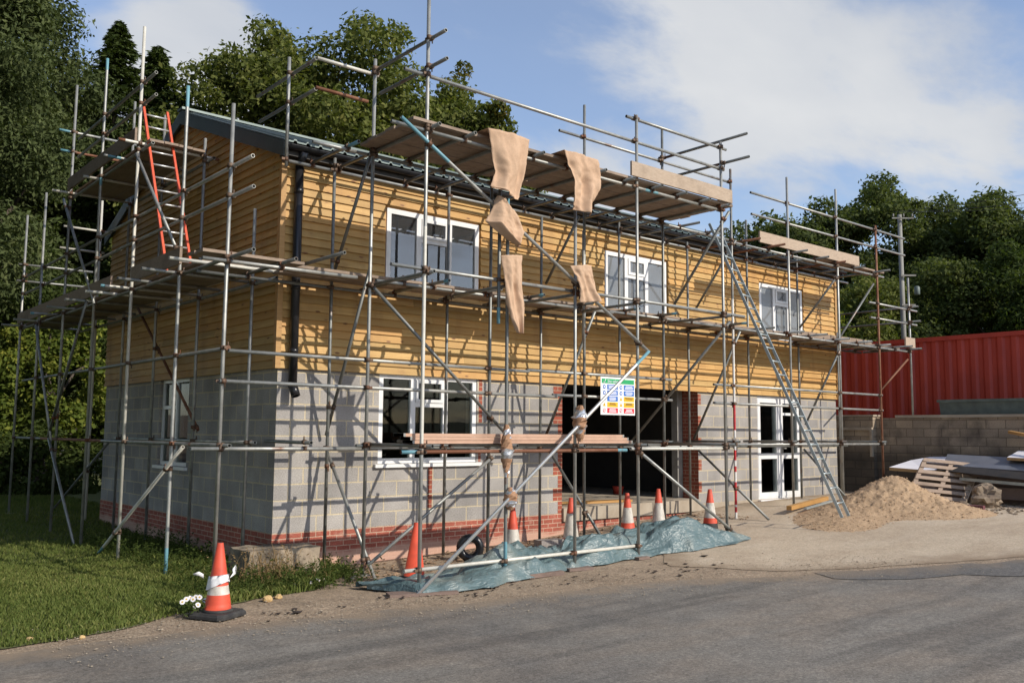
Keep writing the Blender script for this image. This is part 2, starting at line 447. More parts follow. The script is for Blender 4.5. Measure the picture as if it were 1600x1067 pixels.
# --- ground surfaces
def ground_mat(name, a, b, c, s1=3, s2=45, rough=.95, peb=.5, dirt=None, extra=None):
    mt, nt, bs = nodes_of(name); bs.inputs['Roughness'].default_value = rough
    v = coords(nt)
    f = noise(nt, v, s1, 6); fine = noise(nt, v, s2, 6, .7)
    col = ramp(nt, f, [(.32, a), (.66, b)])
    col = mix(nt, ramp(nt, fine, [(.44, 0.), (.66, .75)]), col, c)
    vo = N(nt, 'ShaderNodeTexVoronoi'); vo.inputs['Scale'].default_value = 38; L(nt, v, vo.inputs['Vector'])
    sp = ramp(nt, N_rand(nt, vo), [(.90, 0.), (.93, 1.)])
    pe = math_(nt, 'MULTIPLY', sp, ramp(nt, vo.outputs['Distance'], [(.22, 1.), (.34, 0.)]))
    col = mix(nt, math_(nt, 'MULTIPLY', pe, peb), col, tuple(min(.8, x*1.9 + .05) for x in a))
    if extra: col = extra(nt, col, v)
    if dirt is not None:
        at = N(nt, 'ShaderNodeAttribute', attribute_name='edge')
        n = noise(nt, v, 2.2, 6, .65)
        e = math_(nt, 'ADD', math_(nt, 'MULTIPLY', at.outputs['Fac'], 1.0), math_(nt, 'MULTIPLY', math_(nt, 'SUBTRACT', n, .5), 1.1))
        col = mix(nt, ramp(nt, e, [(.02, .95), (.5, 0.)]), col, mix(nt, fine, dirt, tuple(x*.55 for x in dirt)))
    L(nt, col, bs.inputs['Base Color'])
    h = mix(nt, .5, fine, f); bump(nt, bs, h, .6, .02); return mt
def N_rand(nt, vo):
    s = N(nt, 'ShaderNodeSeparateColor'); L(nt, vo.outputs['Color'], s.inputs[0]); return s.outputs[0]

def grain(nt, col, v, lo=.62, hi=1.36):
    for sc, k in ((7, .45), (26, .9), (75, 1.0)):
        n = noise(nt, v, sc, 4, .7)
        col = mix(nt, 1.0, col, ramp(nt, n, [(.32, 1 - (1-lo)*k), (.68, 1 + (hi-1)*k)]), 'MULTIPLY')
    return col
def road_extra(nt, col, v):
    n = noise(nt, coords(nt, (.5, 1.2, 1)), 1.1, 6, .6)
    col = mix(nt, ramp(nt, n, [(.44, 0.), (.66, .65)]), col, (.225, .185, .145))
    tr = noise(nt, coords(nt, (.22, 2.6, 1)), 1.0, 5, .55)
    col = mix(nt, ramp(nt, tr, [(.50, 0.), (.64, .5)]), col, (.075, .070, .064))
    n2 = noise(nt, coords(nt, (1, .6, 1)), .55, 4)
    col = mix(nt, ramp(nt, n2, [(.36, .4), (.48, 0.)]), col, (.085, .083, .082))
    return grain(nt, col, v)
MAT['road'] = ground_mat('worn_asphalt', (.150, .139, .122), (.195, .180, .158), (.235, .215, .185), 1.2, 70, peb=.35, dirt=(.34, .26, .18), extra=road_extra)
def conc_extra(nt, col, v):
    n = noise(nt, coords(nt, (.7, 1.3, 1)), .9, 6, .6)
    col = mix(nt, ramp(nt, n, [(.45, 0.), (.7, .6)]), col, (.33, .245, .165))
    n2 = noise(nt, coords(nt, (.35, 1.5, 1)), 2.3, 5, .6)
    col = mix(nt, ramp(nt, n2, [(.52, 0.), (.72, .45)]), col, (.50, .42, .33))
    return grain(nt, col, v, .80, 1.18)
MAT['dirt'] = ground_mat('stony_dirt', (.34, .255, .175), (.22, .16, .105), (.42, .335, .245), 1.6, 40, peb=.7, extra=lambda nt, c, v: grain(nt, c, v, .6, 1.35))
MAT['patch'] = ground_mat('dark_asphalt', (.095, .091, .086), (.125, .119, .112), (.16, .152, .142), 1.2, 70, peb=.2, dirt=(.27, .215, .16), extra=lambda nt, c, v: grain(nt, c, v))
MAT['yard'] = ground_mat('dusty_concrete', (.50, .41, .30), (.41, .325, .23), (.55, .46, .35), 1.0, 50, peb=.45, dirt=(.34, .25, .165), extra=conc_extra)
MAT['lawn'] = ground_mat('lawn_soil', (.11, .13, .035), (.07, .09, .024), (.17, .16, .06), 2.5, 60, peb=0)
MAT['terrace'] = ground_mat('terrace_grass', (.06, .085, .02), (.09, .08, .04), (.10, .10, .05), 2.5, 40, peb=0)
def sand_mat():
    mt, nt, bs = nodes_of('builders_sand'); bs.inputs['Roughness'].default_value = .98
    v = coords(nt); f = noise(nt, v, 3.5, 6, .6); fi = noise(nt, v, 60, 5, .75)
    col = ramp(nt, f, [(.3, (.50, .34, .20)), (.68, (.37, .24, .135))])
    col = mix(nt, ramp(nt, fi, [(.45, 0.), (.68, .7)]), col, (.56, .43, .30))
    L(nt, col, bs.inputs['Base Color']); bump(nt, bs, mix(nt, .5, fi, f), .9, .035); return mt
MAT['sand'] = sand_mat()

def leaf(name, stops, trans=.35, rough=.75):
    mt = bpy.data.materials.new(name); mt.use_nodes = True; nt = mt.node_tree
    bs = nt.nodes['Principled BSDF']; out = [n for n in nt.nodes if n.type == 'OUTPUT_MATERIAL'][0]
    r = island(nt)
    n = N(nt, 'ShaderNodeTexNoise'); n.inputs['Scale'].default_value = .45; n.inputs['Detail'].default_value = 3
    L(nt, coords(nt), n.inputs['Vector'])
    f = math_(nt, 'ADD', math_(nt, 'MULTIPLY', r, .62), math_(nt, 'MULTIPLY', math_(nt, 'SUBTRACT', n.outputs['Fac'], .3), .75), True)
    c = ramp(nt, f, stops)
    L(nt, c, bs.inputs['Base Color']); bs.inputs['Roughness'].default_value = rough
    bs.inputs['Specular IOR Level'].default_value = .12
    tl = N(nt, 'ShaderNodeBsdfTranslucent'); L(nt, mix(nt, 1.0, c, (1.15, 1.25, .55), 'MULTIPLY'), tl.inputs['Color'])
    mx = N(nt, 'ShaderNodeMixShader'); mx.inputs[0].default_value = trans
    L(nt, bs.outputs[0], mx.inputs[1]); L(nt, tl.outputs[0], mx.inputs[2]); L(nt, mx.outputs[0], out.inputs[0])
    return mt
MAT['oak'] = leaf('oak_leaf', [(0., (.066, .086, .024)), (.5, (.130, .152, .040)), (.85, (.20, .205, .06)), (1., (.28, .22, .065))])
MAT['oak_gold'] = leaf('turning_leaf', [(0., (.05, .065, .015)), (.5, (.11, .11, .022)), (1., (.24, .15, .03))])
MAT['dark_oak'] = leaf('dark_oak_leaf', [(0., (.052, .070, .023)), (.5, (.098, .122, .038)), (.9, (.15, .168, .053)), (1., (.20, .17, .06))])
MAT['cherry'] = leaf('cherry_leaf', [(0., (.044, .062, .023)), (.55, (.084, .108, .040)), (.93, (.14, .16, .062)), (.97, (.28, .075, .03)), (1., (.34, .09, .03))], .25)
MAT['conifer'] = leaf('conifer_spray', [(0., (.040, .062, .022)), (.6, (.078, .108, .034)), (1., (.13, .16, .05))], .15)
MAT['shrub'] = leaf('shrub_leaf', [(0., (.060, .090, .018)), (.5, (.135, .175, .032)), (1., (.36, .34, .06))])
MAT['ivy'] = leaf('ivy_leaf', [(0., (.030, .046, .013)), (.6, (.062, .088, .022)), (1., (.11, .13, .034))])
MAT['grass'] = leaf('grass_blade', [(0., (.075, .110, .026)), (.5, (.145, .180, .046)), (.82, (.25, .25, .085)), (1., (.42, .34, .17))], .3, .6)
MAT['weed'] = leaf('weed_leaf', [(0., (.035, .055, .014)), (.7, (.075, .105, .025)), (1., (.19, .15, .06))])
MAT['dry'] = leaf('dry_stem', [(0., (.16, .11, .05)), (1., (.30, .20, .10))], .1)
MAT['bark'] = simple('tree_bark', (.10, .08, .06), (.06, .048, .036), 6, .95, bs_=.7, bd=.03, sc=(1, 1, .3))
MAT['petal'] = simple('daisy_petal', (.80, .78, .80), (.7, .68, .72), 30, .6)
MAT['daisy_eye'] = simple('daisy_eye', (.65, .42, .05), (.5, .3, .03), 30, .7)
# ------------------------------------------------------------------ light and sky
SUNV = V((.335, -1.0, .67)).normalized()
EL = math.asin(SUNV.z); AZ = math.atan2(SUNV.x, SUNV.y)
sd = bpy.data.lights.new('sun', 'SUN'); sd.energy = 4.3; sd.angle = math.radians(.5); sd.color = (1, .92, .80)
sun = bpy.data.objects.new('sun', sd); COL.objects.link(sun)
sun.rotation_euler = (-SUNV).to_track_quat('-Z', 'Y').to_euler(); sun.location = (10, -30, 25)

w = bpy.data.worlds.new('World'); scene.world = w; w.use_nodes = True
nt = w.node_tree
for n in list(nt.nodes): nt.nodes.remove(n)
out = N(nt, 'ShaderNodeOutputWorld'); bg = N(nt, 'ShaderNodeBackground')
L(nt, bg.outputs[0], out.inputs[0])
sky = N(nt, 'ShaderNodeTexSky', sky_type='NISHITA'); sky.sun_disc = False
sky.sun_elevation = EL; sky.sun_rotation = AZ
sky.air_density = 1.0; sky.dust_density = .6; sky.ozone_density = 1.6
tc = N(nt, 'ShaderNodeTexCoord'); D = tc.outputs['Generated']
sep = N(nt, 'ShaderNodeSeparateXYZ'); L(nt, D, sep.inputs[0])
zz = math_(nt, 'ADD', math_(nt, 'MAXIMUM', sep.outputs['Z'], 0.0), .22)
cmb = N(nt, 'ShaderNodeCombineXYZ')
L(nt, math_(nt, 'DIVIDE', sep.outputs['X'], zz), cmb.inputs[0]); L(nt, math_(nt, 'DIVIDE', sep.outputs['Y'], zz), cmb.inputs[1])
rot = N(nt, 'ShaderNodeMapping'); rot.inputs['Rotation'].default_value = (0, 0, math.radians(-35)); rot.inputs['Scale'].default_value = (.75, 1.25, 1)
rot.inputs['Location'].default_value = (.4, 2.3, 0)
L(nt, cmb.outputs[0], rot.inputs['Vector'])
cn = N(nt, 'ShaderNodeTexNoise'); cn.inputs['Scale'].default_value = 1.75; cn.inputs['Detail'].default_value = 10; cn.inputs['Roughness'].default_value = .58; cn.inputs['Distortion'].default_value = .25
L(nt, rot.outputs[0], cn.inputs['Vector'])
acc = math_(nt, 'SUBTRACT', cn.outputs['Fac'], .5)
acc = math_(nt, 'MULTIPLY', acc, 2.9)
def cdir(px, py):
    d = FWD*1407.7 + RGT*(px - 800) - UPV*(py - 533.5)
    return d.normalized()
# broad cloud banks and clearings, each a patch of sky direction with its own width
for (px, py, wd, amt) in [((-1, .1, .35), 0, .95, -1.2), (270, 95, .085, .95), (350, 150, .06, .35), (1080, 240, .16, .22), (1330, 130, .12, .20), (1580, 110, .08, .28), (1180, 100, .12, .10), (720, 60, .13, .16), (1560, 200, .13, .16),  # first entry: unseen clear sky on the left, added to dim the gable
                          (500, 40, .12, -.22), (180, 10, .08, -.32), (1010, 140, .08, -.12), (1450, 260, .13, -.24), (1280, 180, .05, -.14), (860, 190, .07, -.12), (930, 250, .05, .12)]:
    dv = cdir(px, py) if not isinstance(px, tuple) else V(px).normalized()
    dt = N(nt, 'ShaderNodeVectorMath', operation='DISTANCE'); L(nt, D, dt.inputs[0]); dt.inputs[1].default_value = dv
    mr = N(nt, 'ShaderNodeMapRange', interpolation_type='SMOOTHSTEP'); L(nt, dt.outputs['Value'], mr.inputs[0])
    mr.inputs[1].default_value = wd*1.6; mr.inputs[2].default_value = 0; mr.inputs[3].default_value = 0; mr.inputs[4].default_value = amt
    acc = math_(nt, 'ADD', acc, mr.outputs[0])
cm_ = N(nt, 'ShaderNodeMapRange', interpolation_type='SMOOTHSTEP'); L(nt, acc, cm_.inputs[0])
cm_.inputs[1].default_value = -.10; cm_.inputs[2].default_value = .44; cm_.inputs[3].default_value = .16; cm_.inputs[4].default_value = .95
SKYK = .175
sk = N(nt, 'ShaderNodeVectorMath', operation='SCALE'); L(nt, sky.outputs[0], sk.inputs[0]); sk.inputs['Scale'].default_value = 1.0
skt = mix(nt, 1.0, sk.outputs[0], (1.0, 1.0, 1.06), 'MULTIPLY')
cn2 = N(nt, 'ShaderNodeTexNoise'); cn2.inputs['Scale'].default_value = 1.7; cn2.inputs['Detail'].default_value = 6; L(nt, rot.outputs[0], cn2.inputs['Vector'])
cc = ramp(nt, cn2.outputs['Fac'], [(.3, (.52, .56, .63)), (.7, (.76, .77, .78))])
cs = N(nt, 'ShaderNodeVectorMath', operation='SCALE'); L(nt, cc, cs.inputs[0]); cs.inputs['Scale'].default_value = 1/SKYK
fin = mix(nt, cm_.outputs[0], skt, cs.outputs[0])
L(nt, fin, bg.inputs['Color']); bg.inputs['Strength'].default_value = SKYK
# ------------------------------------------------------------------ ground, road, yard, lawn
def axis(lo, hi, fine_lo, fine_hi, st):
    a = list(np.arange(fine_lo, fine_hi + 1e-6, st)); x = fine_lo; s = st
    while x > lo: s *= 1.35; x -= s; a.insert(0, max(x, lo))
    x = fine_hi; s = st
    while x < hi: s *= 1.35; x += s; a.append(min(x, hi))
    return a
xs = axis(-400, 600, -9, 17, .28); ys = axis(-400, 600, -13, 13, .28)
mb = MB()
mb.sheet([[(x, y, g(x, y) if -40 < x < 60 else g(max(-40, min(60, x)), y)) for x in xs] for y in ys])
mb.f = [f[::-1] if False else f for f in mb.f]
tag(mb.build('ground', MAT['dirt']), kind='structure')

def densify(poly, st, jit):
    out = []
    n = len(poly)
    for i in range(n):
        a, b = V(poly[i]), V(poly[(i+1) % n]); d = b - a; k = max(1, int(d.length/st))
        nn = V((-d.y, d.x)).normalized()
        for j in range(k):
            p = a + d*(j/k)
            far = abs(p.x) > 18 or abs(p.y) > 18
            q = p + nn*(0 if far else jit*(nz(p.x*1.6, p.y*1.6, 3.3, 4)))
            out.append(q)
    return out
def pdist(p, pts):
    return min((p - q).length for q in pts)
def region(name, poly, dz, mat, st, jit, edge_pts=None, hfun=None, kind='structure'):
    bd = densify(poly, .22, jit)
    pts = [V((q.x, q.y)) for q in bd]; nb = len(pts)
    x0 = max(-14, min(p.x for p in pts)); x1 = min(20, max(p.x for p in pts)); y0 = max(-14, min(p.y for p in pts)); y1 = min(18, max(p.y for p in pts))
    yy = y0
    while yy < y1:
        xx = x0
        while xx < x1:
            pts.append(V((xx + random.uniform(-.2, .2)*st, yy + random.uniform(-.2, .2)*st))); xx += st
        yy += st
    edges = [(i, (i+1) % nb) for i in range(nb)]
    vo, eo, fo = delaunay_2d_cdt(pts, edges, [], 1, 1e-4)[:3]
    me = bpy.data.meshes.new(name)
    vs = [(v.x, v.y, g(v.x, v.y) + dz + (hfun(v.x, v.y) if hfun else 0)) for v in vo]
    fs = []
    for f in fo:
        a, b, c = (vo[i] for i in f[:3])
        fs.append(f if (b-a).cross(c-a) > 0 else f[::-1])
    me.from_pydata(vs, [], fs); me.materials.append(mat); me.update()
    if edge_pts is not None:
        at = me.attributes.new('edge', 'FLOAT', 'POINT')
        ep = [V(q) for q in densify(edge_pts, .25, 0)]
        at.data.foreach_set('value', [min(3., pdist(v, ep)) for v in vo])
    o = link(name, me)
    return tag(o, kind=kind)

ROAD_EDGE = [(-9, -3.05), (-5.5, -2.97), (-3.84, -2.95), (-1.69, -3.0), (-.19, -3.3), (1.6, -3.55), (3.4, -3.85), (5.2, -4.8), (6.3, -5.4), (8.1, -6.7), (10, -8.3), (14, -12)]
road_poly = [(-60, -4.5), (-20, -3.4)] + ROAD_EDGE + [(24, -24), (60, -60), (-60, -60)]
region('road', road_poly, .0045, MAT['road'], .30, .10, edge_pts=ROAD_EDGE + ROAD_EDGE[::-1])
yard_poly = [(4.5, -3.3), (5.3, -4.55), (6.35, -5.25), (8.1, -6.5), (10, -8.1), (13.9, -11.8), (15.72, -12.5), (15.72, -.1), (14.9, -.1), (8.5, -.12), (6.4, -1.1), (5.9, -1.9), (5.2, -2.5)]
YE = [(14.9, -.1), (8.5, -.12), (6.4, -1.1), (5.9, -1.9), (5.2, -2.5), (4.5, -3.3), (5.3, -4.55), (6.35, -5.25), (8.1, -6.5), (10, -8.1)]
region('road_patch', [(5.5, -5.0), (6.3, -5.42), (8.1, -6.72), (10, -8.32), (14, -12.05), (12.5, -13.0), (9.0, -9.2), (7.3, -7.4), (6.2, -6.15), (5.4, -5.35)], .012, MAT['patch'], .30, .16, edge_pts=[(5.5, -5.0), (6.3, -5.42), (8.1, -6.72), (10, -8.32), (14, -12.05), (10, -8.32), (8.1, -6.72), (6.3, -5.42)])
region('concrete_yard', yard_poly, .007, MAT['yard'], .30, .10, edge_pts=YE + YE[::-1])
lawn_poly = [(-40, -2.3), (-12, -2.6), (-5, -2.78), (-3.3, -2.72), (-2.5, -2.42), (-1.85, -2.05), (-1.0, -1.8), (-.2, -1.65), (.35, -1.15), (.8, -.75), (.72, -.08), (-.03, -.08), (-.03, 7.95), (15.6, 7.95), (15.6, 30), (-40, 30)]
region('lawn', lawn_poly, .012, MAT['lawn'], .35, .16)

# raised terrace to the right, behind the retaining wall
def tz(x, y): return 1.35 + max(0, x - 19)*.035 + .1*nz(x*.2, y*.2)
txs = [15.97, 16.6, 17.4, 18.5, 20, 23, 27, 32, 40, 55, 80, 130]; tys = [-60, -40, -25, -15, -9, -6, -3, 0, 3, 6, 10, 16, 25, 40, 60, 90]
mb = MB(); mb.sheet([[(x, y, tz(x, y)) for x in txs] for y in tys])
mb.sheet([[(15.97, y, -.6) for y in tys], [(15.97, y, tz(15.97, y)) for y in tys]])
tag(mb.build('terrace', MAT['terrace']), kind='structure')

def inside(p, poly):
    c = False; n = len(poly); x, y = p
    for i in range(n):
        (x1, y1), (x2, y2) = poly[i], poly[(i+1) % n]
        if (y1 > y) != (y2 > y) and x < (x2-x1)*(y-y1)/(y2-y1) + x1: c = not c
    return c

# grass: short blades, longer and rougher by the scaffold and the wall
def grass_blades(n, xr, yr, hfun, poly, seed, name, mat, wd=.006, dens=None):
    r = np.random.default_rng(seed); P = []
    k = 0
    while len(P) < n and k < n*8:
        k += 1
        x, y = r.uniform(*xr), r.uniform(*yr)
        if not inside((x, y), poly): continue
        if dens and r.random() > dens(x, y): continue
        P.append((x, y, g(x, y) + .010, hfun(x, y)))
    P = np.array(P); n = len(P)
    a = r.uniform(0, 2*PI, n); h = P[:, 3]*r.uniform(.55, 1.3, n); lean = h*r.uniform(.1, .75, n); b = r.uniform(0, 2*PI, n)
    w_ = wd*r.uniform(.6, 1.5, n)
    d = np.stack([np.cos(a), np.sin(a), np.zeros(n)], 1)*w_[:, None]
    base = P[:, :3]; l = np.stack([np.cos(b)*lean, np.sin(b)*lean, h], 1)
    mid = base + l*np.array([.35, .35, .6])
    vs = np.empty((n, 4, 3)); vs[:, 0] = base - d; vs[:, 1] = base + d; vs[:, 2] = base + l + d*.15; vs[:, 3] = mid - d*.9
    return np_mesh(name, vs.reshape(-1, 3), 4, [mat])
def gh(x, y):
    t = max(0, nz(x*.9, y*.9, 5, 3))
    near = sst(-2.0, -.9, x)*sst(6, -1, y)
    return .042 + .035*t + .09*near*max(.15, .5 + nz(x*1.7, y*1.7, 8, 2)) + .02*sst(2, 10, y)
me = grass_blades(185000, (-7.5, .8), (-2.9, 14), gh, lawn_poly, 3, 'grass', MAT['grass'], dens=lambda x, y: 1.0 if y < 2.5 else (.45 if y < 5 else .25))
tag(link('grass', me), 'green lawn grass growing around the scaffold feet beside the gable', 'grass', kind='stuff')

# pebbles and dark scraps lying on verge, road edge and yard
def pebbles(n, f, seed, smin, smax, name, mat, flat=.6, zf=None):
    r = np.random.default_rng(seed); mb = MB()
    for _ in range(n):
        x, y = f(r); s = r.uniform(smin, smax)*(1 if r.random() < .9 else 1.8)
        z = (zf(x, y) if zf else g(x, y) + .012)
        a = r.uniform(0, 6.28); vs = []
        for kx, ky, kz in ((1, 0, .2), (0, 1, .2), (-1, 0, .2), (0, -1, .2), (.1, .1, flat), (0, 0, -.2)):
            j = r.uniform(.7, 1.25)
            vs.append((x + s*j*(kx*math.cos(a) - ky*math.sin(a)), y + s*j*(kx*math.sin(a) + ky*math.cos(a)), z + s*kz*j))
        mb.add(vs, [(0,1,4),(1,2,4),(2,3,4),(3,0,4),(1,0,5),(2,1,5),(3,2,5),(0,3,5)])
    return mb.mesh(name, mat)
def f_verge(r):
    t = r.uniform(-3.5, 7.2)
    y = np.interp(t, [-4, -1.7, -.2, 1.6, 3.4, 5.2, 6.3, 8.1], [-2.9, -2.85, -3.2, -3.45, -3.75, -4.5, -5.1, -6.4])
    return t, y + abs(r.normal(0, .55))*(1 if r.random() < .6 else -.9)
tag(link('gravel', pebbles(6500, f_verge, 5, .003, .010, 'gravel', simple('verge_stone', (.42, .35, .26), (.24, .20, .155), 40, .95))), 'small loose stones strewn along the verge and road edge', 'gravel', kind='stuff')
def f_deb(r):
    return r.uniform(.8, 9.2), r.uniform(-1.5, -.15)
tag(link('rubble', pebbles(900, f_deb, 6, .008, .035, 'rubble', simple('rubble_bits', (.40, .27, .17), (.20, .13, .08), 20, .95))), 'broken brick and mortar crumbs along the wall foot', 'rubble', kind='stuff')
def f_leaf(r):
    t = r.uniform(-1.5, 5.5); return t, float(np.interp(t, [-2, 0, 5.5], [-2.75, -2.9, -3.7])) + r.normal(0, .22)
tag(link('litter', pebbles(75, f_leaf, 9, .012, .042, 'litter', simple('dead_leaf', (.05, .035, .028), (.03, .02, .018), 20, .95), .25)), 'dark dead leaves and mud scraps on the gravel verge', 'litter', kind='stuff')
# ------------------------------------------------------------------ the building
BL, BW, ZC, ZE = 14.76, 7.84, 2.34, 5.24          # length, depth, top of blockwork, top of front cladding
SL = .372                            # roof slope
bld = thing('building', 'two-storey unfinished building, yellow timber cladding above grey blockwork, wrapped in scaffolding', 'building', (0, 0, -.5))

# openings: front (x0, x1, z0, z1)
WIN_G = (1.67, 3.56, .93, 2.31); OPN = (5.50, 9.37, -.2, 2.34); DOOR = (11.46, 13.22, -.01, 2.28)
UP = [(1.72, 3.54, 3.62, 4.88), (6.58, 8.37, 3.62, 4.88), (11.58, 13.32, 3.58, 4.83)]
GWIN = (3.28, 4.66, .80, 2.30)                      # y0, y1, z0, z1 on the gable

def wall_quads(mb, u0, u1, z0, z1, holes, put, depth):
    """wall with rectangular holes: front skin and reveals"""
    us = sorted({u0, u1} | {h[0] for h in holes} | {h[1] for h in holes}); zs = sorted({z0, z1} | {h[2] for h in holes} | {h[3] for h in holes})
    us = [u for u in us if u0 <= u <= u1]; zs = [z for z in zs if z0 <= z <= z1]
    for a, b in zip(us, us[1:]):
        for c, d in zip(zs, zs[1:]):
            mu, mz = (a+b)/2, (c+d)/2
            if any(h[0] < mu < h[1] and h[2] < mz < h[3] for h in holes): continue
            mb.add([put(a, 0, c), put(b, 0, c), put(b, 0, d), put(a, 0, d)], [(0, 1, 2, 3)])
    for h in holes:
        a, b, c, d = h; c = max(c, z0); d = min(d, z1)
        for (p, q) in (((a, c), (a, d)), ((b, d), (b, c)), ((a, d), (b, d)), ((b, c), (a, c))):
            mb.add([put(p[0], 0, p[1]), put(q[0], 0, q[1]), put(q[0], depth, q[1]), put(p[0], depth, p[1])], [(0, 1, 2, 3)])
F = lambda u, d, z: (u, d, z)                       # front face looks to -Y
G = lambda u, d, z: (d, u, z)                       # gable looks to -X
mb = MB()
wall_quads(mb, 0, BL, 0, ZC, [WIN_G, OPN, DOOR], F, .30)
wall_quads(mb, 0, BW, 0, ZC, [GWIN], G, .30)
mb.add([(BL, 0, 0), (BL, BW, 0), (BL, BW, ZC), (BL, 0, ZC)], [(0, 1, 2, 3)])
mb.add([(0, BW, 0), (BL, BW, 0), (BL, BW, ZC), (0, BW, ZC)], [(3, 2, 1, 0)])
mb.build('block_wall', MAT['block'], bld)
mb = MB()
wall_quads(mb, -.004, OPN[0], -.9, 0, [], lambda u, d, z: (u, -.004 + d, z), 0)
wall_quads(mb, OPN[0], BL, -.9, -.16, [], lambda u, d, z: (u, -.004 + d, z), 0)
wall_quads(mb, -.004, BW, -.9, 0, [], lambda u, d, z: (-.004 + d, u, z), 0)
mb.add([(-.004, -.004, 0), (OPN[0], -.004, 0), (OPN[0], .05, 0), (-.004, .05, 0)], [(0, 1, 2, 3)])
mb.build('brick_plinth', MAT['brick'], bld)
mb = MB(); mb.box((OPN[1], -.006, -.16), (BL, .02, 0))
mb.build('plinth_course', MAT['slab'], bld)
# toothed brick quoins at the opening and slips by the ground window
mb = MB()
for k in range(10):
    z = .225*k
    for x0, x1 in ((OPN[0] - (.215 if k % 2 else .10), OPN[0] - .0), (OPN[1], OPN[1] + (.10 if k % 2 else .04))):
        if k % 2 == 0 and x0 > 6: continue
        mb.box((x0, -.003, z + .006), (x1, .02, z + .219))
mb.box((2.60, -.003, .46), (2.68, .02, .87)); mb.box((2.60, -.003, .235), (2.68, .02, .44)); mb.box((3.60, -.003, 1.58), (3.67, .02, 2.3)); mb.box((3.60, -.003, .94), (3.65, .02, 1.12))
mb.build('brick_quoin', MAT['quoin'], bld)
mb = MB()                                           # deep brick reveal of the opening and the steel post behind it
mb.add([(OPN[1]+.004-.008, .003, 0), (OPN[1]-.004, .40, 0), (OPN[1]-.004, .40, 2.33), (OPN[1]-.004, .003, 2.33)], [(3, 2, 1, 0)])
mb.build('brick_reveal', MAT['quoin'], bld)
mb = MB(); mb.box((9.20, .405, .1), (9.36, .56, 2.4)); 
mb.build('steel_post', MAT['grey_steel'], bld)

# interior: slab, upper floor, lining walls
mb = MB(); mb.box((.31, .06, -.3), (BL-.31, BW-.31, .10)); mb.box((OPN[0]+.002, -.05, -.14), (OPN[1]-.002, .058, .095))

mb.build('floor_slab', MAT['slab'], bld)
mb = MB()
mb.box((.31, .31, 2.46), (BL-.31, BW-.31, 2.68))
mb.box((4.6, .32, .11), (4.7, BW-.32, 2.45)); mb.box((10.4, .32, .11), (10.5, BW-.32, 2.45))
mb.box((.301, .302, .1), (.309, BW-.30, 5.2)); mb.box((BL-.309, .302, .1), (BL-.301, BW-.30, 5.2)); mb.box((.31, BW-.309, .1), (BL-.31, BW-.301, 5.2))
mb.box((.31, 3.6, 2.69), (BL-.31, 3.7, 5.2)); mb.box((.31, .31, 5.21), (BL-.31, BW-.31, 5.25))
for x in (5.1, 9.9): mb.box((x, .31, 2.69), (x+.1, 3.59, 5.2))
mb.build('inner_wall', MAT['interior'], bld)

# timber cladding: overlapping boards with random joints
def clad_board(mb, put, u0, u1, z0, z1, su0=0, su1=0):
    """board whose foot stands 20 mm proud; su = slope cut at the upper edge"""
    t0, t1 = -.058, -.030
    a = [put(u0, t0, z0), put(u1, t0, z0), put(u1 + su1, t1, z1), put(u0 + su0, t1, z1)]
    b = [put(u0, -.012, z0), put(u1, -.012, z0), put(u1 + su1, -.012, z1), put(u0 + su0, -.012, z1)]
    mb.add(a + b, [(0, 1, 2, 3), (4, 7, 6, 5), (0, 4, 5, 1), (1, 5, 6, 2), (2, 6, 7, 3), (3, 7, 4, 0)])
def clad(mb, put, u0, u1, z0, z1, holes, pitch, lim=None, seed=1):
    r = random.Random(seed); n = int(math.ceil((z1 - z0)/pitch))
    for k in range(n):
        a = z0 + k*pitch; b = min(a + pitch + .004, z1)
        spans = [(u0, u1, a, b)]
        for h in holes:
            new = []
            for (p, q, c, d) in spans:
                if h[3] <= c + .003 or h[2] >= d - .003 or h[1] <= p or h[0] >= q: new.append((p, q, c, d)); continue
                if p < h[0]: new.append((p, h[0], c, d))
                if q > h[1]: new.append((h[1], q, c, d))
                if h[2] > c + .01: new.append((max(p, h[0]), min(q, h[1]), c, h[2]))
                if h[3] < d - .01: new.append((max(p, h[0]), min(q, h[1]), h[3], d))
            spans = new
        for (p, q, c, d) in spans:
            if lim:
                lo0, hi0 = lim(c); lo1, hi1 = lim(d)
                p0, q0 = max(p, lo0), min(q, hi0)
                if q0 - p0 < .05: continue
                x = p0
                cuts = [p0]
                while True:
                    x += r.uniform(1.8, 4.2)
                    if x > q0 - .6: break
                    cuts.append(x)
                cuts.append(q0)
                for i, (e, f_) in enumerate(zip(cuts, cuts[1:])):
                    s0 = max(p, lo1) - p0 if i == 0 else 0; s1 = min(q, hi1) - q0 if i == len(cuts)-2 else 0
                    clad_board(mb, put, e + .0012, f_ - .0012, c, d, s0, s1)
            else:
                x = p; cuts = [p]
                while True:
                    x += r.uniform(1.8, 4.5)
                    if x > q - .5: break
                    cuts.append(x)
                cuts.append(q)
                for e, f_ in zip(cuts, cuts[1:]): clad_board(mb, put, e + .0012, f_ - .0012, c, d)
E_ = lambda h, e=.0: (h[0]-e, h[1]+e, h[2]-e, h[3]+e)
mb = MB(); clad(mb, F, -.0, BL, ZC - .05, ZE, [E_(h, .03) for h in UP], .1195, seed=4)
mb.build('front_cladding', MAT['clad'], bld)
mb = MB()
lim = lambda z: (max(0, (z - 5.45)/SL), min(BW, BW - (z - 5.45)/SL))
clad(mb, G, 0, BW, ZC - .05, 6.92, [], .1195, lim=lim, seed=9)
mb.build('gable_cladding', MAT['clad'], bld)
mb = MB()
mb.add([(-.01, -.01, ZC-.04), (BL, -.01, ZC-.04), (BL, -.01, ZE+.05), (-.01, -.01, ZE+.05)], [(0, 1, 2, 3)])
for h in UP: pass
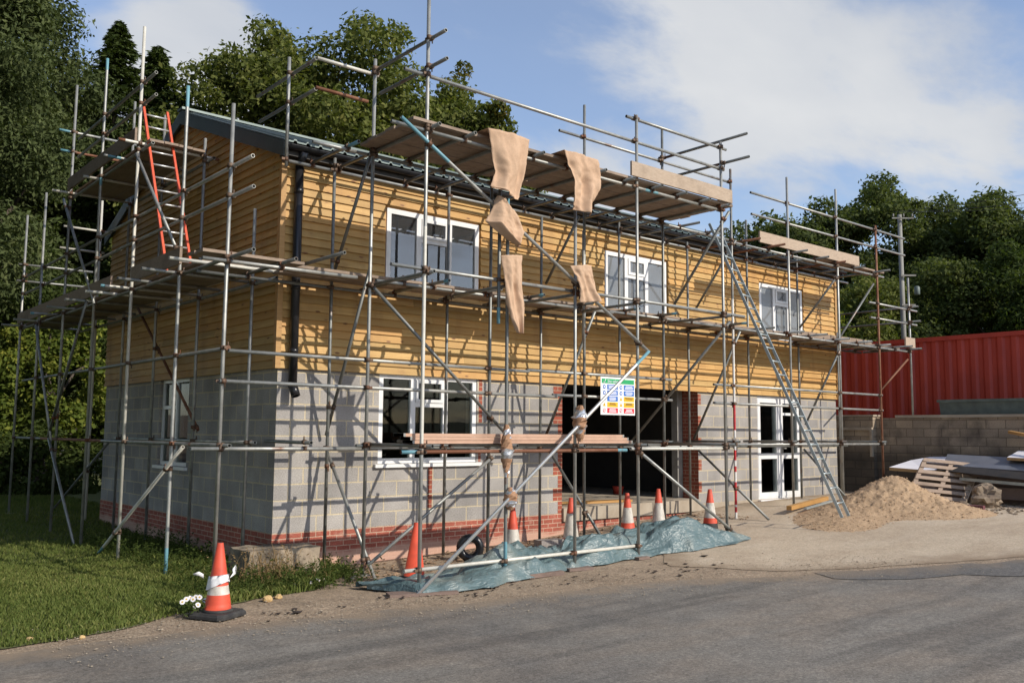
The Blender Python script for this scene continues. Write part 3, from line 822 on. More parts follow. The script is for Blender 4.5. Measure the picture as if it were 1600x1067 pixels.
# backing sheet behind the boards is cut round the windows
mb = MB(); wall_quads(mb, -.0, BL, ZC, ZE + .02, UP, lambda u, d, z: (u, -.008 + d, z), .30)
mb.add([(-.008, 0, ZC), (-.008, BW, ZC), (-.008, BW, 5.48), (-.008, BW/2, 6.98), (-.008, 0, 5.48)], [(4, 3, 2, 1, 0)])
mb.add([(BL, 0, ZC), (BL, BW, ZC), (BL, BW, 5.25), (BL, BW/2, 6.98), (BL, 0, 5.25)], [(0, 1, 2, 3, 4)])
mb.add([(0, BW, ZC), (BL, BW, ZC), (BL, BW, 5.25), (0, BW, 5.25)], [(3, 2, 1, 0)])
mb.build('wall_backing', MAT['trim_wood'], bld)
mb = MB(); mb.box((-.075, -.075, ZC - .055), (.005, -.055, 5.22)); mb.box((-.075, -.054, ZC - .055), (-.055, .005, 5.22))
mb.build('corner_board', MAT['trim_wood'], bld)
mb = MB(); mb.box((BL - .02, -.072, ZC - .055), (BL + .06, -.054, 5.24)); mb.build('corner_board', MAT['trim_wood'], bld)

# windows
def frame_ring(mb, put, u0, u1, z0, z1, w, d0, d1):
    def bx(a, b, c, d):
        p = [put(a, d0, c), put(b, d0, c), put(b, d0, d), put(a, d0, d), put(a, d1, c), put(b, d1, c), put(b, d1, d), put(a, d1, d)]
        mb.add(p, [(0, 1, 2, 3), (4, 7, 6, 5), (0, 4, 5, 1), (1, 5, 6, 2), (2, 6, 7, 3), (3, 7, 4, 0)])
    bx(u0, u1, z0, z0 + w); bx(u0, u1, z1 - w, z1); bx(u0, u0 + w, z0 + w + .001, z1 - w - .001); bx(u1 - w, u1, z0 + w + .001, z1 - w - .001)
    return bx
def glaze(put, u0, u1, z0, z1, d, parent, gm='glass'):
    mb = MB(); p = [put(u0, d, z0), put(u1, d, z0), put(u1, d, z1), put(u0, d, z1)] + [put(u0, d+.02, z0), put(u1, d+.02, z0), put(u1, d+.02, z1), put(u0, d+.02, z1)]
    mb.add(p, [(0, 1, 2, 3), (4, 7, 6, 5), (0, 4, 5, 1), (1, 5, 6, 2), (2, 6, 7, 3), (3, 7, 4, 0)])
    o = mb.build('pane', MAT[gm], parent); bm = bmesh.new(); bm.from_mesh(o.data); bmesh.ops.recalc_face_normals(bm, faces=bm.faces[:]); bm.to_mesh(o.data); bm.free()
def sash(put, u0, u1, z0, z1, w, d, parent):
    mb = MB(); frame_ring(mb, put, u0, u1, z0, z1, w, d, d + .05); mb.build('sash', MAT['upvc'], parent)
def win3(put, W, d, sill=True, gm='glass'):
    u0, u1, z0, z1 = W; wd = u1 - u0
    mb = MB(); bx = frame_ring(mb, put, u0 + .004, u1 - .004, z0 + .004, z1 - .004, .078, d, d + .07)
    m1 = u0 + wd*.335; m2 = u0 + wd*.665
    for mx in (m1, m2): bx(mx - .045, mx + .045, z0 + .083, z1 - .083)
    zt = z1 - (z1 - z0)*.34
    bx(m1 + .046, m2 - .046, zt - .035, zt + .035)
    w_ = mb.build('window', MAT['upvc'], bld)
    glaze(put, u0 + .064, m1 - .033, z0 + .064, z1 - .064, d + .03, w_, gm)
    glaze(put, m2 + .033, u1 - .064, z0 + .064, z1 - .064, d + .03, w_, gm)
    glaze(put, m1 + .034, m2 - .034, z0 + .064, zt - .028, d + .03, w_, gm)
    glaze(put, m1 + .08, m2 - .08, zt + .07, z1 - .11, d + .01, w_, gm)
    sash(put, m1 + .047, m2 - .047, zt + .036, z1 - .08, .05, d - .018, w_)
    if sill:
        mb = MB(); p0 = V(put(u0 - .07, -.06, z0 - .055)); p1 = V(put(u1 + .07, d - .002, z0 - .003))
        mb.box(tuple(min(a, b) for a, b in zip(p0, p1)), tuple(max(a, b) for a, b in zip(p0, p1)))
        mb.build('sill', MAT['upvc'], w_)
    return w_
win3(F, WIN_G, .015)
for k, h in enumerate(UP): win3(F, h, -.03, sill=False, gm='glass_film' if k else 'glass_up')
u0, u1, z0, z1 = GWIN
mb = MB(); bx = frame_ring(mb, G, u0 + .004, u1 - .004, z0 + .004, z1 - .004, .062, .05, .12); mid = (u0 + u1)/2
bx(mid - .035, mid + .035, z0 + .067, z1 - .067); bx(mid + .036, u1 - .067, z1 - .52, z1 - .46)
gw = mb.build('window', MAT['upvc'], bld)
glaze(G, u0 + .064, mid - .033, z0 + .064, z1 - .064, .08, gw); glaze(G, mid + .033, u1 - .064, z0 + .064, z1 - .525, .08, gw); glaze(G, mid + .033, u1 - .064, z1 - .455, z1 - .064, .08, gw)
mb = MB(); mb.box((-.06, u0 - .07, z0 - .055), (.048, u1 + .07, z0 - .003)); mb.build('sill', MAT['upvc'], gw)
# glazed double door
u0, u1, z0, z1 = DOOR
mb = MB(); bx = frame_ring(mb, F, u0 + .004, u1 - .004, z0 + .004, z1 - .004, .05, .03, .11)
dr = mb.build('glazed_door', MAT['upvc'], bld); mid = (u0 + u1)/2 + .02
for a, b in ((u0 + .055, mid - .03), (mid + .03, u1 - .055)):
    mb = MB(); bx = frame_ring(mb, F, a, b, z0 + .055, z1 - .055, .095, .022, .08)
    bx(a + .096, b - .096, .88, 1.0)
    if a > 12: bx(a + .096, b - .096, 1.86, 1.92)
    mb.build('sash', MAT['upvc'], dr)
    glaze(F, a + .09, b - .09, z0 + .145, .885, .045, dr)
    if a > 12: glaze(F, a + .09, b - .09, .995, 1.865, .045, dr); glaze(F, a + .09, b - .09, 1.915, z1 - .145, .045, dr)
    else: glaze(F, a + .09, b - .09, .995, z1 - .145, .045, dr)
mb = MB(); mb.box((mid - .028, .03, z0 + .055), (mid + .028, .1, z1 - .055)); mb.build('mullion', MAT['upvc'], dr)
mb = MB(); mb.box((mid + .045, -.012, 1.0), (mid + .075, .02, 1.22)); mb.box((mid + .05, -.045, 1.1), (mid + .16, -.012, 1.125)); mb.build('handle', MAT['grey_steel'], dr)
mb = MB(); mb.box((u0 - .04, -.09, z0 - .05), (u1 + .04, .028, z0 + .002)); mb.build('sill', MAT['upvc'], dr)

# roof: two ribbed sheet slopes with fascia, barge boards, gutter and downpipe
rx0, rx1 = -.13, BL + .13; ov = .24
def slope(side):
    mb = MB(); P = []
    n = int((rx1 - rx0)/.20)
    prof = []
    for i in range(n):
        x = rx0 + i*.20
        prof += [(x, 0), (x + .135, 0), (x + .150, .028), (x + .185, .028)]
    prof.append((rx1, 0))
    for (y, z) in ((-ov, 5.60 - ov*SL), (BW/2 - .005, 5.60 + BW/2*SL)):
        yy = y if side > 0 else BW - y
        P.append([(x, yy, z + h) for x, h in prof])
    if side < 0: P = P[::-1]
    mb.sheet(P, smooth=False, thick=(0, 0, -.022))
    return mb.build('roof_slope', MAT['roof'], bld)
slope(1); slope(-1)
mb = MB(); mb.obox((BL/2, BW/2, 5.60 + BW/2*SL + .02), (BL/2 + .15, 0, 0), (0, .12, 0), (0, 0, .02)); mb.build('ridge_cap', MAT['roof'], bld)
for xg in (-.115, BL + .115):
    for sd_ in (1, -1):
        mb = MB(); a = V((xg, BW/2 - sd_*(BW/2 + ov - .01), 5.475 - ov*SL)); b = V((xg, BW/2 - sd_*.002, 5.475 + BW/2*SL))
        d = (b - a); ux = V((.02 if xg < 0 else .02, 0, 0)); 
        mb.add([a-ux, a+ux, b+ux, b-ux] + [p + V((0, 0, -.13)) for p in (a-ux, a+ux, b+ux, b-ux)] + [], [(0, 1, 2, 3)])
        mb = MB(); q = [a, b, b + V((0, 0, .10)), a + V((0, 0, .10))]; q0 = [p + V((0, 0, -.12)) if i < 2 else p for i, p in enumerate(q)]
        vs = [p - ux for p in q0] + [p + ux for p in q0]
        mb.add(vs, [(0, 1, 2, 3), (7, 6, 5, 4), (0, 4, 5, 1), (1, 5, 6, 2), (2, 6, 7, 3), (3, 7, 4, 0)])
        mb.build('barge_board', MAT['barge'], bld)
mb = MB(); mb.box((-.09, -.215, 5.30), (BL + .09, -.19, 5.475)); mb.box((-.09, -.189, 5.31), (BL + .09, -.01, 5.328)); mb.box((-.0, -.035, 5.25), (BL, -.009, 5.308)); mb.build('fascia', MAT['dark_trim'], bld)
mb = MB(); P = []
for k in range(9):
    a = PI*k/8; P.append([(x, -.285 + .06*math.cos(a), 5.43 - .055*math.sin(a)) for x in (-.11, BL*.25, BL*.5, BL*.75, BL + .11)])
mb.sheet(P[::-1], thick=(0, 0, -.006)); mb.build('gutter', MAT['black_pvc'], bld)
mb = MB()
mb.tube((.17, -.13, 5.20), (.17, -.13, 2.02), .062, 14, hollow=False); mb.tube((.17, -.13, 5.19), (.17, -.27, 5.38), .058, 14, hollow=False)
mb.tube((.17, -.13, 2.06), (.19, -.20, 1.90), .064, 14, hollow=True)
for z in (4.8, 3.4, 2.5): mb.tube((.17, -.13, z), (.17, -.13, z+.07), .070, 14, hollow=False)
mb.build('downpipe', MAT['black_pvc'], bld)
# ------------------------------------------------------------------ scaffold (one clamped structure)
scf = thing('scaffold', 'galvanised tube scaffold with plank decks, wrapped round the front and gable of the building', 'scaffold', (3, -1.3, -.45))
T, TD, TR, TW, TA, BLU, CP = (MAT[k] for k in ('tube', 'tube_dull', 'tube_rust', 'tube_white', 'tube_alu', 'blue', 'coupler'))
UPR = []; LIN = []
rr = random.Random(21)
def upright(x, y, z0, z1, mat=T, cuts=None, mats=None, label=None):
    mb = MB(); dx, dy = rr.uniform(-.02, .02), rr.uniform(-.02, .02)
    mb.tube((x, y, z0), (x + dx*.6, y + dy*.6, z1), cuts=cuts)
    if z0 < .3 and z0 > -1: mb.box((x - .075, y - .075, z0 - .012), (x + .075, y + .075, z0 + .004))
    o = mb.build('upright', mats or [mat, BLU], scf)
    if label: o['label'] = label
    UPR.append((x, y, z0, z1, o)); return o
tape = []
rt = random.Random(3); t = 0
while t < .36:
    e = t + rt.uniform(.006, .02); tape.append((t, e, 1 if rt.random() < .5 else 2)); t = e
# front: row by the wall, middle row, outer bay row
upright(.65, -.3, -.56, 5.5, TD); f1 = upright(.67, -1.3, -.45, 6.56); upright(.67, -2.6, -.46, 7.6, T, [(.2, .55, 1)], [T, TW])
upright(2.70, -.3, -.56, 5.5, TD); upright(2.77, -1.3, -.38, 5.3, TD); upright(2.02, -2.6, -.50, 4.56, TD, [(0, .10, 1), (.93, 1, 1)])
upright(1.88, -2.58, 2.85, 5.0, TD, [(0, .1, 1)])
upright(4.70, -.3, -.38, 5.16, TD); upright(3.28, -2.6, -.48, 4.8, T); upright(4.76, -1.3, -.34, 6.92, TD); upright(4.68, -1.36, 2.9, 4.74, T)
upright(6.69, -.3, -.30, 5.4, TD); upright(4.60, -2.6, -.47, 6.35); upright(6.75, -1.3, -.25, 6.98, TD)
upright(8.72, -.3, -.20, 5.3, TD); upright(6.77, -2.6, -.28, 6.4)
upright(8.82, -1.3, -.19, 6.62, cuts=tape + [(t, .62, 2)], mats=[TD, MAT['tape_red'], MAT['tape_white']], label='upright wrapped in red and white tape and white sheeting')
upright(10.74, -.3, -.06, 6.08, TD); upright(10.78, -1.3, -.06, 6.83); upright(12.68, -.3, -.03, 5.56, TD)
upright(12.72, -1.3, -.02, 6.93); upright(12.80, -1.22, -.02, 3.7, T); upright(14.5, -1.3, -.02, 6.38, TR); upright(16.04, -1.3, 1.91, 5.3)
upright(-.12, -.30, 5.1, 6.68, T)
# gable rows
upright(-1.3, -1.2, -.52, 5.46); upright(-1.3, .38, -.53, 6.16, T, [(0, .06, 1), (.955, 1, 1)]); upright(-1.3, 2.36, -.52, 7.7, TW)
upright(-1.3, 4.28, -.52, 7.8, T, [(.975, 1, 1), (.73, .75, 1)]); upright(-1.3, 6.22, -.49, 7.9, T); upright(-1.3, 8.0, -.42, 6.17); upright(-1.3, 9.6, -.34, 6.0)
upright(-.3, .27, -.54, 4.57); upright(-.3, 2.26, -.52, 6.1); upright(-.3, 4.18, -.5, 7.0, T); upright(-.3, 5.95, -.5, 7.75, T); upright(-.3, 7.75, -.45, 6.13, TW)

def line_(name, p, q, mat=T, cuts=None, mats=None, r=.0242):
    mb = MB(); mb.tube(p, q, r, cuts=cuts); o = mb.build(name, mats or [mat, BLU], scf)
    LIN.append((V(p), V(q), name)); return o
def X(name, x0, x1, y, z, mat=T, **k): return line_(name, (x0, y + rr.uniform(-.006, .006), z + rr.uniform(-.008, .008)), (x1, y, z + rr.uniform(-.008, .008)), mat, **k)
def Y(name, y0, y1, x, z, mat=T, **k): return line_(name, (x, y0, z), (x + rr.uniform(-.015, .015), y1, z + rr.uniform(-.01, .01)), mat, **k)
M1, M0, M2 = -1.25, -.25, -2.55
for a, b, z, mt in ((-1.66, .63, 1.19, T), (.55, 6.9, 1.23, TD), (6.7, 8.95, 1.23, TR), (8.86, 14.72, 1.22, T)): X('ledger', a, b, M1, z, mt)
for a, b in ((-1.3, .30), (.66, 5.2), (5.0, 14.8)): X('ledger', a, b, M0, 1.17, TD)
X('guard_rail', -1.25, 3.6, M1, 2.37); X('guard_rail', 3.55, 7.03, M1 + .005, 2.38); X('guard_rail', -1.35, 4.2, M1, 2.0); X('guard_rail', 4.1, 7.03, M1, 2.02)
X('guard_rail', 8.25, 14.65, M1, 2.36); X('guard_rail', 8.26, 14.66, M1, 2.0)
for a, b in ((-1.62, .50), (.80, 5.5), (5.4, 8.85), (8.7, 16.15)): X('ledger', a, b, M1, 3.47)
for a, b in ((-1.3, 5), (4.95, 10), (9.9, 15.6)): X('ledger', a, b, M0, 3.47, TD)
X('ledger', .40, 4.40, M2, 1.17, TR, cuts=[(0, .07, 1), (.95, 1, 1)]); X('ledger', 4.5, 6.80, M2, 1.19, TW)
X('ledger', .48, 4.70, M2, -.25, TW)
X('ledger', .2, 3.5, M2, 3.45); X('ledger', 3.4, 7.42, M2, 3.45)
X('ledger', -.11, 6.2, M0, 5.2, T); X('ledger', 6.1, 11.2, M0, 5.2); X('ledger', 11.1, 15.04, M0, 5.19)
X('ledger', -.22, .60, M1, 5.2); X('ledger', .62, 6.6, M1, 5.2, TD); X('ledger', 6.5, 9.0, M1, 5.21); X('ledger', 8.9, 14.9, M1, 5.18)
X('ledger', .16, 6.86, M2, 5.22, cuts=[(.70, .745, 1)])
X('guard_rail', .34, 6.9, M2, 5.95); X('guard_rail', 4.43, 6.97, M2, 6.31); X('guard_rail', 4.23, 8.83, M1, 6.37)
X('guard_rail', -.19, .76, M1, 6.36, TW); X('guard_rail', -.2, .6, M1, 5.94, TR)
X('guard_rail', 9.55, 16.02, M1, 6.29); X('guard_rail', 9.57, 16.0, M1, 5.86); X('guard_rail', 14.18, 16.53, M1, 4.52); X('guard_rail', 14.22, 16.5, M1, 4.17)
# gable
GX, GI = -1.25, -.25
Y('ledger', 9.7, -1.42, GX, 1.23, T, cuts=[(.2, .55, 1)], mats=[TD, TR]); Y('ledger', 6.3, .12, GI, 1.25); Y('guard_rail', 9.3, -1.2, GX, 2.42, TD)
Y('ledger', 9.9, .3, GX, 3.54, TD); Y('ledger', .45, -1.86, GX, 3.53, TD); Y('ledger', 9.0, -.4, GI, 3.5, TD)
Y('guard_rail', 9.7, 3.6, GX, 4.66, TD); Y('guard_rail', 3.7, -1.76, GX, 4.67, T); Y('guard_rail', 9.75, 3.2, GX, 4.29, TD); Y('guard_rail', 3.3, -1.8, GX, 4.30, T)
Y('ledger', 6.4, 1.85, GX, 5.72, TD); Y('ledger', 6.3, 2.0, GI, 5.72, TD); Y('guard_rail', 6.0, 1.83, GX, 6.81, TD); Y('guard_rail', 6.0, 1.82, GX, 6.46, TD)
X('guard_rail', -1.54, .0, 6.27, 6.99, T, cuts=[(0, .12, 1)]); X('guard_rail', -1.5, -.3, 6.27, 6.61, TR, cuts=[(0, .2, 1)])
X('ledger', -1.62, .05, 2.31, 5.81, TW, cuts=[(0, .06, 1), (.9, 1, 1)], mats=[TW, TR]); X('transom', -1.62, -.2, 6.17, 5.80, TW)
X('transom', -1.55, -.2, 3.3, 5.80, T, cuts=[(.05, .2, 1)]); X('transom', -1.45, -.2, 4.8, 5.80, TW)
X('guard_rail', -1.4, .1, 9.66, 4.93); X('guard_rail', -1.42, .1, 9.66, 4.57); X('guard_rail', -1.0, -.1, 7.8, 5.5, TW); X('guard_rail', -1.05, -.2, 7.8, 5.05, TW)
for y in (-.3, .75, 1.8, 2.6, 3.4, 4.6, 5.8, 7.0, 8.4, 9.5): X('transom', -1.68, -.14, y, 3.59, TW if y in (-.3, 3.4, 2.6) else T, cuts=[(0, .04, 1)] if y in (2.6, 7.0) else None)
# returns across the bay
Y('guard_rail', -1.12, -3.1, 6.82, 6.43, TD); Y('guard_rail', -1.5, -3.12, 6.82, 6.04, TD); Y('guard_rail', -1.3, -2.92, .72, 6.43, TD); Y('guard_rail', -1.38, -2.95, .72, 6.06, TD)
Y('guard_rail', .85, -1.0, -.07, 6.45, TD); Y('guard_rail', .75, -1.02, -.07, 6.03, TD); Y('guard_rail', .55, -1.5, 16.1, 4.57, TD); Y('guard_rail', .55, -1.55, 16.1, 4.22, TD)
Y('transom', -.2, -1.62, .10, 3.71, TD)
for x in (-.6, 1.25, 1.75, 2.7, 3.6, 4.7, 5.8, 6.7, 7.6, 8.75, 9.7, 10.7, 11.6, 12.6, 13.6, 14.5, 15.3, 16.0):
    Y('transom', -.09, -1.55 - rr.uniform(0, .15), x, 3.525, TD if rr.random() < .6 else T, cuts=[(.93, 1, 1)] if rr.random() < .3 else None)
for x in (.72, 2.1, 3.35, 4.66, 6.83): Y('transom', -1.15, -2.72, x, 3.40, TD)
for x in (.72, 2.08, 3.34, 4.66, 6.83): Y('transom', -1.15, -2.74, x, 1.245, TD)
for x in (-.25, 1.9, 4.75, 6.8, 8.78, 10.72, 12.66, 14.4): Y('transom', -.12, -1.42, x + .05, 1.275, TD)
Y('transom', -.2, -1.55, .30, 5.25, TD, cuts=[(.82, 1, 1)])
for x in (.73, 1.3, 1.9, 2.5, 3.15, 3.75, 4.35, 5.0, 5.6, 6.2, 6.72): Y('transom', -.2 if x not in (1.3, 3.15) else -1.1, -2.78, x, 5.265, TD)
for x in (7.3, 8.1, 9.25, 10.1, 11.0, 11.9, 12.66, 13.5, 14.4): Y('transom', -.2, -1.5 - rr.uniform(0, .25), x, 5.245, TR if rr.random() < .4 else TD)
# braces
def B(p, q, mat=TD, cuts=None, mats=None): line_('brace', p, q, mat, cuts, mats)
B((.24, -2.655, 5.27), (4.80, -2.655, 2.66), T, [(0, .16, 1)]); B((4.74, -2.71, 2.66), (.58, -2.71, -.50), TA, [(0, .07, 1)])
B((.69, -1.355, 3.36), (3.05, -1.355, 1.40)); B((2.82, -1.36, 1.07), (.45, -1.36, -.50), T)
B((.73, -1.18, 5.3), (.73, -.2, 3.70)); B((.73, -1.22, 3.68), (.73, -.11, 1.36)); B((.74, -.13, 1.13), (.74, -1.50, -.50), T)
B((4.82, -1.12, 5.05), (4.82, -.3, 4.0)); B((4.82, -1.49, 3.40), (4.82, -.32, 1.38)); B((4.82, -.42, 1.1), (4.82, -1.65, -.24))
B((6.83, -2.7, 5.18), (6.83, -1.5, 3.72)); B((8.88, -1.36, 5.2), (8.88, -.36, 3.94)); B((6.83, -2.68, 3.30), (6.83, -.42, 1.24)); B((4.6, -2.66, 1.13), (6.98, -2.66, -.24), T)
B((8.88, -1.42, 3.4), (8.88, -.28, 1.32)); B((8.88, -.36, 1.12), (8.88, -1.98, -.14)); B((12.66, -1.32, 4.92), (12.66, -.36, 3.86)); B((12.66, -1.34, 3.28), (12.66, -.45, 1.65))
B((12.62, -.42, 1.1), (12.62, -1.5, .0)); B((14.44, -1.24, 4.98), (12.80, -1.24, 3.54)); B((16.0, -1.24, 3.28), (14.6, -1.24, 2.46), TR)
B((-1.36, 6.42, 5.72), (-1.36, 4.05, 3.48), T); B((-1.36, 4.5, 3.58), (-1.36, 6.52, 1.28)); B((-1.36, 6.46, 1.24), (-1.36, 4.44, -.49), T); B((-1.36, -.2, 1.2), (-1.36, 3.2, -.53), TW, [(.9, 1, 1)])
B((-.24, 5.5, 3.75), (-.24, 2.2, 1.42), TR); B((-1.36, 2.26, 5.62), (-1.36, .36, 3.85), T); B((-.36, 6.28, 1.17), (-.36, 10.0, -.35))
B((-1.36, 8.0, 3.5), (-1.36, 6.3, 1.2), T)

# couplers: at every crossing of a tube with an upright
cross = []
for (x, y, z0, z1, o) in UPR:
    for (p, q, nm) in LIN:
        d = V((q.x - p.x, q.y - p.y)); Ln = d.length
        if Ln < .2: continue
        t = ((x - p.x)*d.x + (y - p.y)*d.y)/Ln**2
        if not (-.01 <= t <= 1.01): continue
        c = p + (q - p)*t
        if (V((c.x, c.y)) - V((x, y))).length > .10: continue
        if not (z0 + .03 < c.z < z1): continue
        cross.append((V((x, y, c.z)), c, (q - p).normalized(), o))
cross.sort(key=lambda k: (k[0] - CAM).length)
def coupler(mb, a, c, d, k):
    mb.tube(a - V((0, 0, .028)), a + V((0, 0, .028)), .034, 8, hollow=False)
    mb.tube(c - d*.028, c + d*.028, .034, 8, hollow=False)
    s = rr.choice((-1, 1)); n = V((d.y, -d.x, 0)).normalized() if abs(d.z) < .9 else V((1, 0, 0))
    mb.obox(a + d*.045*s, d*.03, n*.012, V((0, 0, .016))); mb.tube(c + d*.02 + V((0, 0, .02)), c + d*.02 + V((0, 0, .075*rr.choice((-1, 1)))), .009, 6, hollow=False)
rest = MB()
for k, (a, c, d, o) in enumerate(cross):
    if k < 96:
        mb = MB(); coupler(mb, a, c, d, k); me = mb.mesh('coupler', CP)
        ob = bpy.data.objects.new('coupler', me); COL.objects.link(ob); ob.parent = o; ob.matrix_parent_inverse = Matrix.Translation(-V(scf.location)) @ Matrix.Identity(4)
        ob.matrix_parent_inverse = Matrix.Identity(4)
    else: coupler(rest, a, c, d, k)
# couplers where transoms cross ledgers, too small to tell apart
lx = [l for l in LIN if l[2] in ('ledger',) and abs(l[1].x - l[0].x) > .5]; tr = [l for l in LIN if l[2] == 'transom' and abs(l[1].y - l[0].y) > .5]
for (p, q, nm) in lx:
    for (a, b, nm2) in tr:
        if min(p.x, q.x) < a.x < max(p.x, q.x) and min(a.y, b.y) < p.y < max(a.y, b.y) and abs(a.z - p.z) < .09:
            coupler(rest, V((a.x, p.y, p.z)), V((a.x, p.y, a.z)), V((0, 1, 0)), 0)
if rest.v: tag(rest.build('coupler', CP, scf), kind='stuff')

# boards
def boards(axis, a0, a1, rows, z, segs, mat=MAT['board'], jit=.02):
    for (lo, hi) in rows:
        for (s0, s1) in segs:
            e = rr.uniform(-jit, jit); dz = rr.uniform(0, .006); mb = MB()
            p = (s0 + .004 + e, lo + .003, z + dz); q = (s1 - .004 + e, hi - .003, z + .038 + dz)
            if axis == 'Y': p = (lo + .003, s0 + .004 + e, z + dz); q = (hi - .003, s1 - .004 + e, z + .038 + dz)
            mb.box(p, q); mb.build('scaffold_board', mat, scf)
boards('X', 0, 0, [(-.49, -.27), (-.755, -.53), (-.985, -.76)], 3.553, [(-.25, 3.7), (3.72, 7.62), (7.66, 11.56), (11.6, 16.15)])
boards('X', 0, 0, [(-1.22, -1.0), (-.99, -.77)], 3.555, [(-1.62, -.27)])
boards('Y', 0, 0, [(-1.21, -.99), (-.985, -.765), (-.76, -.54), (-.53, -.33)], 3.62, [(-.2, 3.3), (3.32, 6.6), (6.62, 9.75)])
boards('X', 0, 0, [(-2.64 + .232*k, -2.64 + .232*(k+1) - .004) for k in range(6)], 5.292, [(.45, 3.3), (3.31, 7.0)], jit=.05)
boards('Y', 0, 0, [(-1.21, -.99), (-.985, -.765), (-.76, -.54), (-.53, -.33)], 5.83, [(2.15, 6.28)])
boards('X', 0, 0, [(-1.27, -1.05), (-1.04, -.82)], 5.272, [(12.2, 14.9)])
def toe(p, q, mat=MAT['toe']):
    mb = MB(); mb.box(p, q); mb.build('toe_board', mat, scf)
toe((4.39, -2.70, 5.335), (6.90, -2.665, 5.56)); toe((6.905, -2.69, 5.335), (6.94, -2.4, 5.56)); toe((9.68, -1.37, 5.275), (13.57, -1.335, 5.50)); 
toe((-1.37, 2.35, 5.83), (-1.335, 6.15, 6.06), MAT['board'])
for a, b in ((.2, 2.2), (3.2, 5.6), (5.7, 9.6)): toe((-1.37, a, 3.63), (-1.335, b, 3.85), MAT['board'])
toe((12.9, -.27, 3.60), (16.1, -.235, 3.82), MAT['board']); toe((15.66, -1.375, 3.56), (16.14, -1.34, 3.80))
# ------------------------------------------------------------------ ladders
def ladder(name, label, foot, top, wdir, width, n, rail_mat, rung_mat, rs, first):
    f, t, w_ = V(foot), V(top), V(wdir).normalized(); d = (t - f); Ln = d.length; d = d/Ln; nn = d.cross(w_).normalized()
    root = thing(name, label, 'ladder', foot)
    for s in (-1, 1):
        mb = MB(); mb.obox((f + t)/2 + w_*(width/2*s), d*(Ln/2), w_*rs[0], nn*rs[1]); mb.build('rail', rail_mat, root)
    for k in range(n):
        c = f + d*(first + (Ln - first - .15)*k/(n - 1)); mb = MB(); mb.tube(c - w_*(width/2 - rs[0]), c + w_*(width/2 - rs[0]), .015, 8, hollow=False); mb.build('rung', rung_mat, root)
ladder('ladder', 'orange-railed ladder standing on the middle deck by the gable', (-1.03, 1.12, 3.66), (-.99, 2.62, 6.5), (1, 0, 0), .37, 12, MAT['ladder_orange'], MAT['tube_alu'], (.017, .022), .22)
ladder('ladder', 'long grey metal ladder leaning from the sand up to the top deck', (8.86, -3.52, .03), (8.10, -1.42, 5.35), (.97, .24, 0), .40, 21, MAT['alu'], MAT['alu'], (.013, .024), .25)

# ------------------------------------------------------------------ cones
def make_cone(parts, h=.75):
    """parts: list of (t0, t1, material index) bands up the cone"""
    return parts
def cone(loc, label, bands, tilt=(0, 0), rz=0, h=.74):
    root = thing('traffic_cone', label, 'traffic cone', loc, 'traffic cones on the site', rz)
    root.rotation_euler = (tilt[0], tilt[1], rz)
    mb = MB(); s = .225
    ch = .05; P = []
    for (z, k) in ((0, 1.0), (.028, 1.0), (.05, .9)):
        q = s*k; c = ch*k; P.append([(q, -q+c, z), (q, q-c, z), (q-c, q, z), (-q+c, q, z), (-q, q-c, z), (-q, -q+c, z), (-q+c, -q, z), (q-c, -q, z), (q, -q+c, z)])
    mb.sheet(P, smooth=False); mb.add([p for p in P[2][:8]], [tuple(range(8))]); mb.add([p for p in P[0][:8]], [tuple(range(8))[::-1]])
    mb.build('base', MAT['rubber'], root, local=True)
    mb = MB(); r0, r1 = .135, .032
    prof = [(r0 + .03, .046), (r0 + .012, .075)]; mis = [2]
    zs = sorted({.1, 1} | {b[0] for b in bands} | {b[1] for b in bands})
    def col(t):
        for b in bands:
            if b[0] <= t < b[1]: return b[2]
        return 0
    for i, t in enumerate(zs):
        r = r0 + (r1 - r0)*(t - .1)/.9; z = h*t
        if i > 0:
            # a sleeve stands a little proud
            cprev = col((zs[i-1] + t)/2); 
        prof.append((r, z)); mis.append(2 if i == 0 else col((zs[i-1] + t)/2))
    prof += [(r1*.8, h + .004), (r1*.55, h - .03)]; mis += [0, 2]
    mb.lathe(prof, n=28, mis=mis, cap=True); mb.build('cone_body', [MAT['cone_red'], MAT['cone_white'], MAT['rubber']], root, local=True)
    return root
cz = lambda x, y, k=0: (x, y, g(x, y) + .012 + k)
c1 = cone(cz(-1.78, -2.50, .005), 'traffic cone at the edge of the lawn with a white rag tied round it', [(.18, .30, 0), (.30, .42, 1)], rz=.5)
cone(cz(1.02, -1.98, .03), 'plain orange traffic cone at the left end of the tarpaulin', [], rz=.9, tilt=(.02, .03))
cone(cz(3.38, -1.15), 'white-sleeved traffic cone half hidden by the blue-footed upright', [(.2, .55, 1)], rz=.3)
cone(cz(4.90, -.85), 'dull traffic cone with a long dirty white sleeve beside the grey block', [(.12, .66, 1)], rz=.2)
cone(cz(5.85, -1.25), 'traffic cone with white band standing in front of the open doorway', [(.34, .68, 1)], rz=.4, tilt=(0, -.03))
cone(cz(6.55, -1.33), 'traffic cone half behind the raised peak of the tarpaulin', [(.2, .68, 1)], rz=.1)
cone(cz(6.98, -2.10), 'traffic cone with white sleeve behind the right end of the tarpaulin', [(.36, .70, 1), (.12, .24, 2)], rz=.6)
